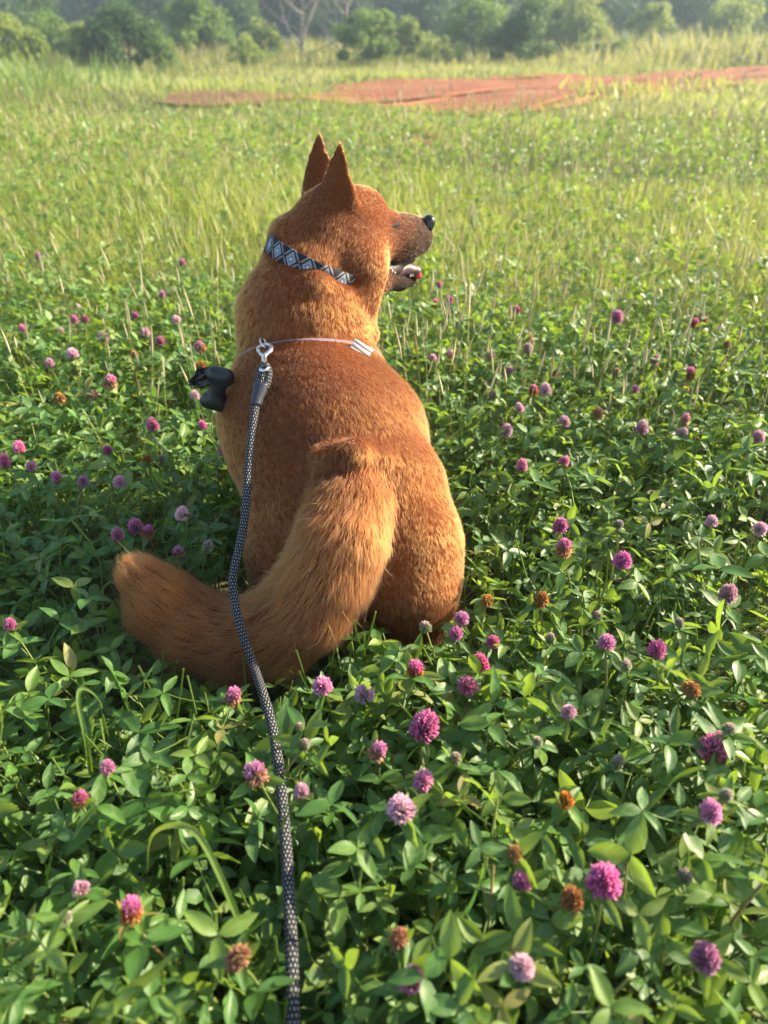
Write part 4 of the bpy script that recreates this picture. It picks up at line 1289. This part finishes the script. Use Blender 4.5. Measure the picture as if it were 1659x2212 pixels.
# stalks under the leaves of the cover
ST = []
for k in range(4):
    P = np.array([(0.12 * math.sin(2.2 * t + k), 0.1 * math.sin(1.7 * t + 2 * k), t) for t in np.linspace(0, 1, 4)])
    v_, f_, u_ = tube_arrays(P, 0.008, 3, cap=False); ST.append((v_, quads_to_tris(f_), np.column_stack([np.full(len(v_), 0.5), np.full(len(v_), -0.1)])))
ns = 3600
Y = 0.15 + 2.2 * RNG.random(ns); X = RNG.uniform(-1, 1, ns) * (0.56 * (Y + 0.35) + 0.05)
PS = np.column_stack([X, Y, np.zeros(ns)])
ok = (sdf_at(PS + [0, 0, 0.06]) > 0.03) & (sdf_at(PS + [0, 0, 0.15]) > 0.03)
PS = PS[ok]; hh = RNG.uniform(0.08, 0.19, len(PS))
ok = np.array([not blocked(p + np.array([0, 0, h * 0.9]), 0.01) for p, h in zip(PS, hh)]); PS, hh = PS[ok], hh[ok]
V, F, U, R_, _ = merge(ST, RNG.integers(0, 4, len(PS)), PS, rot_mats(RNG.normal(0, .22, len(PS)), RNG.normal(0, .22, len(PS)), RNG.random(len(PS)) * 6.28), np.column_stack([hh, hh, hh]))
tag(link('clover_stalks', np_mesh('clover_stalks', V, F, MAT['leaf_s'], True, U, {'rnd': R_})), 'thin green clover stalks under the leaf cover', 'clover', kind='stuff')
# ------------------------------------------------------------------ meadow grass
def blade_tpl(bend, w, n=4):
    V, U, F = [], [], []
    for i in range(n + 1):
        s = i / n
        x = bend * s * s; z = s * (1 - 0.25 * abs(bend) * s)
        hw = w * 0.5 * (1 - s ** 1.7) + 0.0006
        V += [(x, -hw, z), (x + hw * 0.4, 0, z), (x, hw, z)] if False else [(x, -hw, z), (x, hw, z)]
        U += [(0, s), (1, s)]
    for i in range(n):
        a = 2 * i; F += [(a, a + 1, a + 3), (a, a + 3, a + 2)] if i < n - 1 else [(a, a + 1, a + 2)]
    return np.array(V, float), np.array(F), np.array(U, float)
GT = [blade_tpl(b, w, 3) for b, w in ((0.15, 0.022), (0.35, 0.020), (0.55, 0.018), (0.85, 0.020), (0.25, 0.035), (0.6, 0.032))]
GF = [blade_tpl(b, w, 2) for b, w in ((0.15, 0.022), (0.35, 0.020), (0.55, 0.018), (0.85, 0.020), (0.25, 0.035), (0.6, 0.032))]
def in_patch(x, y, poly, grow=0.0):
    poly = np.asarray(poly); c = poly.mean(0); q = c + (poly - c) * (1 + grow)
    x1, y1 = q[:, 0], q[:, 1]; x2, y2 = np.roll(x1, -1), np.roll(y1, -1)
    r = np.zeros(len(x), int)
    for a, b, c_, d in zip(x1, y1, x2, y2):
        r += ((b > y) != (d > y)) & (x < (c_ - a) * (y - b) / (d - b + 1e-9) + a)
    return r % 2 == 1
def field(n, y0, y1, p):
    """more blades per square metre near by: spacing grows with distance"""
    Y = y0 * (y1 / y0) ** (RNG.random(n) ** p)
    X = RNG.uniform(-1, 1, n) * (0.66 * Y + 0.7)
    return X, Y
def grass(name, label, X, Y, hmean, hvar, wide, mat, tpl=GT, lean=0.22, hmul=None, t0=0.5):
    n = len(X)
    P = np.column_stack([X, Y, ground_z(X, Y) - 0.005])
    patch = 1 + 0.35 * vnoise(P, 1.1, 51) + 0.2 * vnoise(P, 3.7, 52)
    h = hmean * np.clip(patch, 0.35, 1.8) * RNG.uniform(1 - hvar, 1 + hvar, n)
    if hmul is not None: h = h * hmul
    wd = h * wide * np.clip(Y / 2.2, 1, 7)
    sc = np.column_stack([h, wd, h])
    tone = np.clip(t0 + 0.20 * vnoise(P, 0.9, 61) + 0.22 * vnoise(P, 4.0, 62) + RNG.normal(0, 0.24, n), 0, 1)
    V, F, U, R_, E = merge(tpl, RNG.integers(0, len(tpl), n), P, rot_mats(RNG.normal(0, lean, n), RNG.normal(0, lean, n), RNG.random(n) * 6.283), sc, tone[:, None])
    o = link(name, np_mesh(name, V, F, mat, True, U, {'rnd': E[:, 0]}))
    return tag(o, label, 'grass', kind='stuff')
G_STOPS = [(0.0, (0.095, 0.155, 0.030)), (0.25, (0.165, 0.240, 0.042)), (0.5, (0.265, 0.325, 0.075)), (0.78, (0.40, 0.40, 0.15)), (1.0, (0.50, 0.44, 0.24))]
MAT['grass'] = grass_mat('meadow_grass', G_STOPS, 0.46, 0.42, tcol=(0.55, 0.60, 0.08))
X, Y = field(140000, 1.45, 5.0, 0.95)
edge = np.clip((Y - 1.6 - 0.3 * vnoise(np.column_stack([X, Y, 0 * X]), 2.2, 77)) / 0.9, 0.28, 1)
k = (RNG.random(len(X)) < edge) & (sdf_at(np.column_stack([X, Y, np.full(len(X), 0.1)])) > 0.03) & ~in_patch(X, Y, SPOT2, 0.1)
grass('meadow_grass', 'fine bright green meadow grass behind the clover', X[k], Y[k], 0.135, 0.6, 0.6, MAT['grass'], lean=0.26, t0=0.40)
X, Y = field(125000, 4.6, 30.0, 0.75)
jx, jy = X + RNG.normal(0, 0.35, len(X)), Y + RNG.normal(0, 0.45, len(X))
k = ~in_patch(jx, jy, DIRT, -0.06) & (~in_patch(jx, jy, BROWN, -0.05) | (RNG.random(len(X)) < 0.2)) & ~in_patch(X, Y, SPOT, 0.0)
X, Y = X[k], Y[k]
grass('far_meadow_grass', 'short sunlit grass of the far meadow around the red dirt', X, Y, 0.105, 0.6, 0.62, MAT['grass'], tpl=GF, lean=0.32)
# sparse grass coming up through the dirt
X = RNG.uniform(-3, 14, 14000); Y = RNG.uniform(8, 24, 14000)
k = in_patch(X, Y, DIRT, -0.02) & (vnoise(np.column_stack([X, Y, 0 * X]), 1.6, 91) + 0.5 * ((10.4 + 0.70 * X - Y)) > -0.25)
grass('dirt_edge_grass', 'sparse pale grass standing in front of the red dirt', X[k], Y[k], 0.20, 0.5, 0.8, MAT['grass'])
# broad leaved herbs among the grass
nb = 20000
X, Y = field(nb, 1.7, 9.0, 1.15)
P = np.column_stack([X, Y, RNG.uniform(0.04, 0.17, nb) + ground_z(X, Y)])
kk = (sdf_at(P) > 0.03) & ~in_patch(X, Y, DIRT, 0.0) & ~in_patch(X, Y, BROWN, 0.0); P = P[kk]; nb = len(P)
LH = []
for k_ in range(6):
    L_ = rl.uniform(0.020, 0.032); v_, f_, u_ = trifoliate(L_, L_ * 0.5, 3, 1, 0.02, 0.5, rl.uniform(-0.7, 0.5), rl, stalk=False); LH.append((v_, quads_to_tris(f_), u_))
V, F, U, R_, _ = merge(LH, RNG.integers(0, len(LH), nb), P, rot_mats(RNG.normal(0, 0.5, nb), RNG.normal(0, 0.5, nb), RNG.random(nb) * 6.283), RNG.uniform(0.8, 1.4, nb) * np.clip(P[:, 1] / 5, 1, 1.3))
tag(link('meadow_herbs', np_mesh('meadow_herbs', V, F, MAT['leaf_s'], True, U, {'rnd': np.clip(R_ * 0.6 + 0.4, 0, 1)})), 'small leafy herbs mixed through the meadow grass', 'herbs', kind='stuff')
# flowering stalks with tan seed heads
def stalk_tpl(r, head):
    P = np.array([(0.18 * math.sin(t * 1.3 + r) * t, 0.10 * t * t * math.cos(r), t) for t in np.linspace(0, 1, 6)])
    V, F, U = tube_arrays(P, np.linspace(0.0055, 0.0035, 6), 3, cap=False)
    Q = np.array([P[-1] + (P[-1] - P[-2]) * s * head for s in np.linspace(0, 1.4, 5)])
    V2, F2, U2 = tube_arrays(Q, np.array([0.006, 0.017, 0.016, 0.011, 0.002]), 5, cap=False)
    F = np.concatenate([F, F2 + len(V)])
    return np.concatenate([V, V2]), quads_to_tris(F), np.concatenate([np.column_stack([U[:, 0], np.zeros(len(U))]), np.column_stack([U2[:, 0], np.ones(len(U2))])])
SKT = [stalk_tpl(r, h) for r, h in ((0, .5), (1.2, .7), (2.5, .6), (4, .9), (5.2, .4))]
m = NT('seed_stalk'); u_, v_ = m.uv(); r_ = m.attr('rnd')
c_ = m.mix(v_, m.ramp(r_, [(0, (0.22, 0.30, 0.08)), (1, (0.42, 0.42, 0.18))]), m.ramp(r_, [(0, (0.46, 0.42, 0.24)), (0.75, (0.60, 0.55, 0.36)), (1, (0.42, 0.28, 0.16))]))
MAT['stalk'] = m.surf(m.translucent(m.bsdf(c_, 0.7, 0.2), m.mix(0.4, c_, (0.5, 0.42, 0.15)), 0.3))
ns = 5600
X, Y = field(ns, 1.35, 12.0, 1.0)
P = np.column_stack([X, Y, ground_z(X, Y)])
right = np.clip(0.5 + 0.4 * np.tanh(X / (0.25 * Y)) + 0.4 * vnoise(P, 1.4, 66), 0.15, 1)
k = (RNG.random(ns) < right) & (sdf_at(P + [0, 0, 0.1]) > 0.04) & ~in_patch(X, Y, DIRT, -0.25); P = P[k]; n = len(P)
hh = RNG.uniform(0.17, 0.34, n); ws = np.clip(P[:, 1] / 5.5, 0.45, 1.6)
V, F, U, R_, _ = merge(SKT, RNG.integers(0, 5, n), P, rot_mats(RNG.normal(0, .16, n), RNG.normal(0, .16, n), RNG.random(n) * 6.28), np.column_stack([hh * ws, hh * ws, hh]))
tag(link('seed_stalks', np_mesh('seed_stalks', V, F, MAT['stalk'], True, U, {'rnd': R_})), 'thin stalks with tan seed heads rising over the meadow grass', 'grass', kind='stuff')
# tall weeds beyond the dirt
W_STOPS = [(0.0, (0.10, 0.15, 0.03)), (0.35, (0.19, 0.23, 0.05)), (0.7, (0.32, 0.32, 0.09)), (1.0, (0.44, 0.36, 0.17))]
MAT['weeds'] = grass_mat('tall_weeds', W_STOPS, 0.40, 0.5, tcol=(0.5, 0.5, 0.10))
nw = 26000
Y = 17.5 + 13 * RNG.random(nw) ** 0.8; X = RNG.uniform(-1, 1, nw) * (0.6 * Y + 2)
k = ~in_patch(X, Y, DIRT, 0.02); X, Y = X[k], Y[k]
grass('tall_weeds', 'tall pale yellow green weeds in front of the bushes', X, Y, 0.34, 0.5, 0.35, MAT['weeds'], tpl=GF, lean=0.16, hmul=np.clip(0.45 + (Y - 18.5) / 9, 0.4, 1.3) * (1 + 0.6 * np.clip((X - 4) / 5, 0, 1)))
nw = 7000
X = RNG.normal(-7.4, 1.5, nw); Y = RNG.normal(12.4, 1.6, nw)
grass('bank_grass', 'lush green grass on the low bank beside the meadow', X, Y, 0.36, 0.5, 0.30, grass_mat('bank_grass', [(0, (0.06, 0.15, 0.04)), (0.6, (0.12, 0.23, 0.06)), (1, (0.22, 0.28, 0.09))], 0.4, 0.45), lean=0.3)

# ------------------------------------------------------------------ bushes and trees
def tree_mat(name, stops, tcol, tr=0.3):
    m = NT(name); c = m.ramp(m.attr('rnd'), stops)
    return m.surf(m.translucent(m.bsdf(c, 0.6, 0.3), m.mix(0.5, c, tcol), tr))
TM = {
 'dark': tree_mat('cedar_foliage', [(0, (0.030, 0.075, 0.022)), (0.6, (0.060, 0.125, 0.035)), (1, (0.11, 0.18, 0.05))], (0.16, 0.28, 0.04), 0.28),
 'mid': tree_mat('broadleaf_foliage', [(0, (0.065, 0.135, 0.030)), (0.6, (0.12, 0.21, 0.05)), (1, (0.20, 0.28, 0.06))], (0.35, 0.50, 0.06), 0.38),
 'light': tree_mat('pale_foliage', [(0, (0.12, 0.19, 0.045)), (0.6, (0.21, 0.28, 0.07)), (1, (0.31, 0.36, 0.10))], (0.52, 0.60, 0.10), 0.4),
 'wood': tree_mat('forest_foliage', [(0, (0.022, 0.060, 0.028)), (0.6, (0.040, 0.095, 0.036)), (1, (0.075, 0.135, 0.045))], (0.12, 0.22, 0.04), 0.25),
}
MAT['bark'] = plain('bark', (0.11, 0.085, 0.06), 0.9, 0.2, 0.35, 12)
MAT['deadwood'] = plain('dead_bark', (0.24, 0.21, 0.185), 0.9, 0.2, 0.2, 12)
QT = [(np.array([(0, -0.5, 0), (0.5, 0, 0.08), (0, 0.5, 0), (-0.5, 0, -0.05)], float) * np.array([1, 0.55, 1]), np.array([(0, 1, 2), (0, 2, 3)]), np.array([(0, 0), (1, 0), (1, 1), (0, 1)], float))]
def limbs(x, y, h, w, n, r0, rt, mat, root, name='trunk', spread=0.8):
    z0 = float(ground_z(np.array([x]), np.array([y]))[0])
    Vs, Fs, Us = [], [], []; off = 0
    def add(P, R):
        nonlocal off
        V, F, U = tube_arrays(P, R, 6, cap=False); Vs.append(V); Fs.append(F + off); Us.append(U); off += len(V)
    T = np.array([(x + 0.04 * h * math.sin(3 * t + x), y, z0 - 0.1 + h * 0.85 * t) for t in np.linspace(0, 1, 8)])
    add(T, np.linspace(r0, r0 * 0.25, 8))
    for i in range(n):
        t = 0.12 + 0.75 * i / n; p = T[0] + (T[-1] - T[0]) * t
        a = i * 2.4 + rt.uniform(-.4, .4); l = w * spread * rt.uniform(0.6, 1.0) * (1.1 - 0.5 * t)
        e = p + np.array([math.cos(a) * l, math.sin(a) * l, l * rt.uniform(0.5, 1.1)])
        mid = (p + e) / 2 + np.array([rt.uniform(-.1, .1) * l, rt.uniform(-.1, .1) * l, -0.08 * l])
        add(spline(np.array([p, mid, e]), 6), np.linspace(r0 * 0.45, r0 * 0.1, 6))
        if n > 6:
            e2 = mid + np.array([rt.uniform(-.5, .5) * l, rt.uniform(-.5, .5) * l, l * 0.7]); add(spline(np.array([mid, (mid + e2) / 2 + [0.05 * l, 0, 0], e2]), 5), np.linspace(r0 * 0.25, r0 * 0.06, 5))
    return link(name, np_mesh(name, np.concatenate(Vs), quads_to_tris(np.concatenate(Fs)), mat, True, np.concatenate(Us)), root)
def tree(name, label, cat, group, x, y, w, h, kind, n, leaf, seed, base=0.0, lumps=26):
    """w: crown radius, h: top; the crown is clumps of leaf-sized faces with gaps between"""
    rt = random.Random(seed); g = np.random.default_rng(seed)
    z0 = float(ground_z(np.array([x]), np.array([y]))[0])
    root = empty(name, (x, y, z0)); tag(root, label, cat, group)
    limbs(x, y, h, w, 6, 0.02 * h + 0.02, rt, MAT['bark'], root)
    d = nrm(g.normal(size=(lumps, 3))); rr = g.uniform(0.35, 1.18, lumps) ** 0.7
    cz = (h + base) / 2; hz = (h - base) / 2
    C = np.array([x, y, z0 + cz]) + d * rr[:, None] * np.array([w, w, hz]) * 0.82
    C[:, :2] = np.array([x, y]) + (C[:, :2] - [x, y]) * np.clip(1.15 - 0.45 * (C[:, 2:3] - z0) / h, 0.5, 1.2)
    cr = g.uniform(0.14, 0.48, lumps) * min(w, hz) * 1.15
    li = g.integers(0, lumps, n)
    q = nrm(g.normal(size=(n, 3))) * (g.random(n) ** 0.45)[:, None]
    P = C[li] + q * cr[li][:, None] * np.array([1.1, 1.1, 0.85])
    P[:, 2] = np.maximum(P[:, 2], z0 + 0.03)
    tone = np.clip(0.5 + 0.25 * g.normal(size=lumps)[li] * 0.8 + g.normal(0, 0.15, n), 0, 1)
    global RNG
    V, F, U, R_, E = merge(QT, np.zeros(n, int), P, rot_mats(g.normal(0, .9, n), g.normal(0, .9, n), g.random(n) * 6.28), leaf * g.uniform(0.6, 1.3, n), tone[:, None])
    link('crown', np_mesh('crown', V, F, TM[kind], False, U, {'rnd': E[:, 0]}), root)
    return root
def bush_at(u, v, wpx, vtop, Y, kind, label, group=None, name='bush', cat='bush', n=5200, leaf=0.075, seed=1, lumps=26):
    d = ray(u, v); p = at_y(u, v, Y)
    dep = float(depth(np.array([p[0], Y, 0.5])))
    top = at_y(u, vtop, Y)[2]
    z0 = float(ground_z(np.array([p[0]]), np.array([Y]))[0])
    tree(name, label, cat, group, p[0], Y, wpx * 0.62 * PX * dep, max(0.6, top - z0), kind, int(n * 1.3), leaf * 1.15, seed, lumps=lumps)
bush_at(272, 100, 165, -6, 21.0, 'dark', 'dense dark round evergreen bush with its base in the tall weeds, broadest of the bushes', seed=101, n=9000, leaf=0.07, lumps=34)
bush_at(432, 80, 130, -40, 26, 'mid', 'mid green tree next behind the broadest dark bush', name='broadleaf_tree', cat='tree', seed=102, n=7000, leaf=0.10)
bush_at(20, 100, 130, 30, 19, 'light', 'pale green bush standing over the lush grass bank', seed=103)
bush_at(110, 80, 120, 20, 24, 'mid', 'olive green bush between the grass bank and the broadest dark bush', seed=104)
bush_at(180, 90, 70, 50, 21.5, 'light', 'small pale bush at the foot of the broadest dark bush', seed=105, n=2600)
bush_at(565, 80, 90, 45, 25, 'light', 'small yellowish bush in the weeds beside the bare dead tree', seed=106, n=3200)
bush_at(530, 110, 90, 74, 21.5, 'light', 'low yellow green shrub in the weeds before the bare dead tree', seed=107, n=2200, leaf=0.06)
bush_at(795, 90, 130, 18, 22.5, 'mid', 'rounded mid green bush straight behind the dog\'s ears', seed=108, n=6500)
bush_at(880, 80, 90, 45, 24, 'light', 'pale bush leaning on the rounded mid green one', seed=109, n=3200)
bush_at(1130, 80, 125, 2, 22.5, 'dark', 'dark compact bush behind the red dirt', seed=110, n=7000, leaf=0.07, lumps=30)
bush_at(1020, 60, 130, -30, 27, 'mid', 'mid green tree between the rounded bush and the dark compact bush', name='broadleaf_tree', cat='tree', seed=111, n=6500, leaf=0.10)
bush_at(1235, 60, 130, -40, 28, 'light', 'light green tree rising behind the dark compact bush', name='broadleaf_tree', cat='tree', seed=112, n=6500, leaf=0.10)
bush_at(1405, 60, 110, 5, 30, 'light', 'pale rounded tree alone before the dark wood', name='broadleaf_tree', cat='tree', seed=113, n=5500, leaf=0.10)
bush_at(1575, 60, 105, -10, 29, 'light', 'pale green tree farthest along the weeds from the bare dead tree', name='broadleaf_tree', cat='tree', seed=114, n=5500, leaf=0.10)
bush_at(960, 100, 110, 72, 22.5, 'light', 'low olive scrub between the rounded bush and the dark compact bush', seed=115, n=2500, leaf=0.06)
bush_at(1300, 100, 120, 70, 25, 'mid', 'low green scrub behind the red dirt', seed=116, n=2500, leaf=0.07)
bush_at(340, 110, 80, 70, 20.8, 'mid', 'little bush hugging the side of the broadest dark bush', seed=117, n=2400, leaf=0.06)
for i_, (u_, w_, t_, y_, k_) in enumerate(((60, 150, -60, 33, 'dark'), (330, 120, -50, 34, 'wood'), (510, 130, -10, 33, 'dark'), (730, 150, -60, 35, 'wood'), (930, 140, -40, 34, 'wood'), (1080, 120, -60, 36, 'dark'), (1320, 130, -50, 36, 'wood'), (1490, 130, -60, 36, 'wood'), (1640, 120, -20, 33, 'mid'))):
    bush_at(u_, 70, w_, t_, y_, k_, 'dark green tree at the edge of the wood, half hidden by the bushes', 'trees at the edge of the wood', 'broadleaf_tree', 'tree', 6000, 0.11, 150 + i_, 20)
# the bare dead tree
px_, py_ = at_y(660, 100, 25)[0], 25.0
rd = random.Random(9)
dt = empty('dead_tree', (px_, py_, 0)); tag(dt, 'bare pale grey dead tree with forking branches among the bushes', 'tree')
limbs(px_, py_, 2.6, 2.0, 12, 0.055, rd, MAT['deadwood'], dt, 'trunk', 1.0)
dt2 = empty('dead_tree', (px_ + 1.1, py_ + 0.6, 0)); tag(dt2, 'slimmer bare dead tree close beside the forking one', 'tree')
limbs(px_ + 1.1, py_ + 0.6, 2.3, 1.5, 10, 0.05, rd, MAT['deadwood'], dt2, 'trunk', 1.0)
# dark wood at the back
rw = random.Random(21)
for i in range(30):
    y = 44 + 16 * (i % 3) / 2 + rw.uniform(-2, 2)
    x = -34 + 68 * (i + 0.5) / 30 + rw.uniform(-1.2, 1.2)
    tree('forest_tree', 'tall dark tree of the wood behind the bushes', 'tree', 'trees of the dark wood behind the bushes', x, y, rw.uniform(2.4, 3.3), rw.uniform(5.5, 7.5), 'wood', 5800, 0.36, 300 + i, base=0.0, lumps=30)

# ------------------------------------------------------------------ hazy morning air
hz = NT('hazy_air')
pv = hz.n('VolumePrincipled')
pv.inputs['Color'].default_value = (0.68, 0.86, 1.0, 1)
pv.inputs['Density'].default_value = 0.0032
pv.inputs['Anisotropy'].default_value = 0.25
hz.t.links.new(pv.outputs[0], hz.out.inputs['Volume'])
lo, hi = np.array([-125, -25, -1.7]), np.array([125, 128, 11.0])
Vh = [(x, y, z) for z in (lo[2], hi[2]) for x, y in ((lo[0], lo[1]), (hi[0], lo[1]), (hi[0], hi[1]), (lo[0], hi[1]))]
Fh = np.array([(3, 2, 1, 0), (4, 5, 6, 7), (0, 1, 5, 4), (1, 2, 6, 5), (2, 3, 7, 6), (3, 0, 4, 7)])
tag(link('haze', np_mesh('haze', Vh, Fh, hz.m, False)), 'thin bright morning haze over the whole meadow', 'haze', kind='stuff')
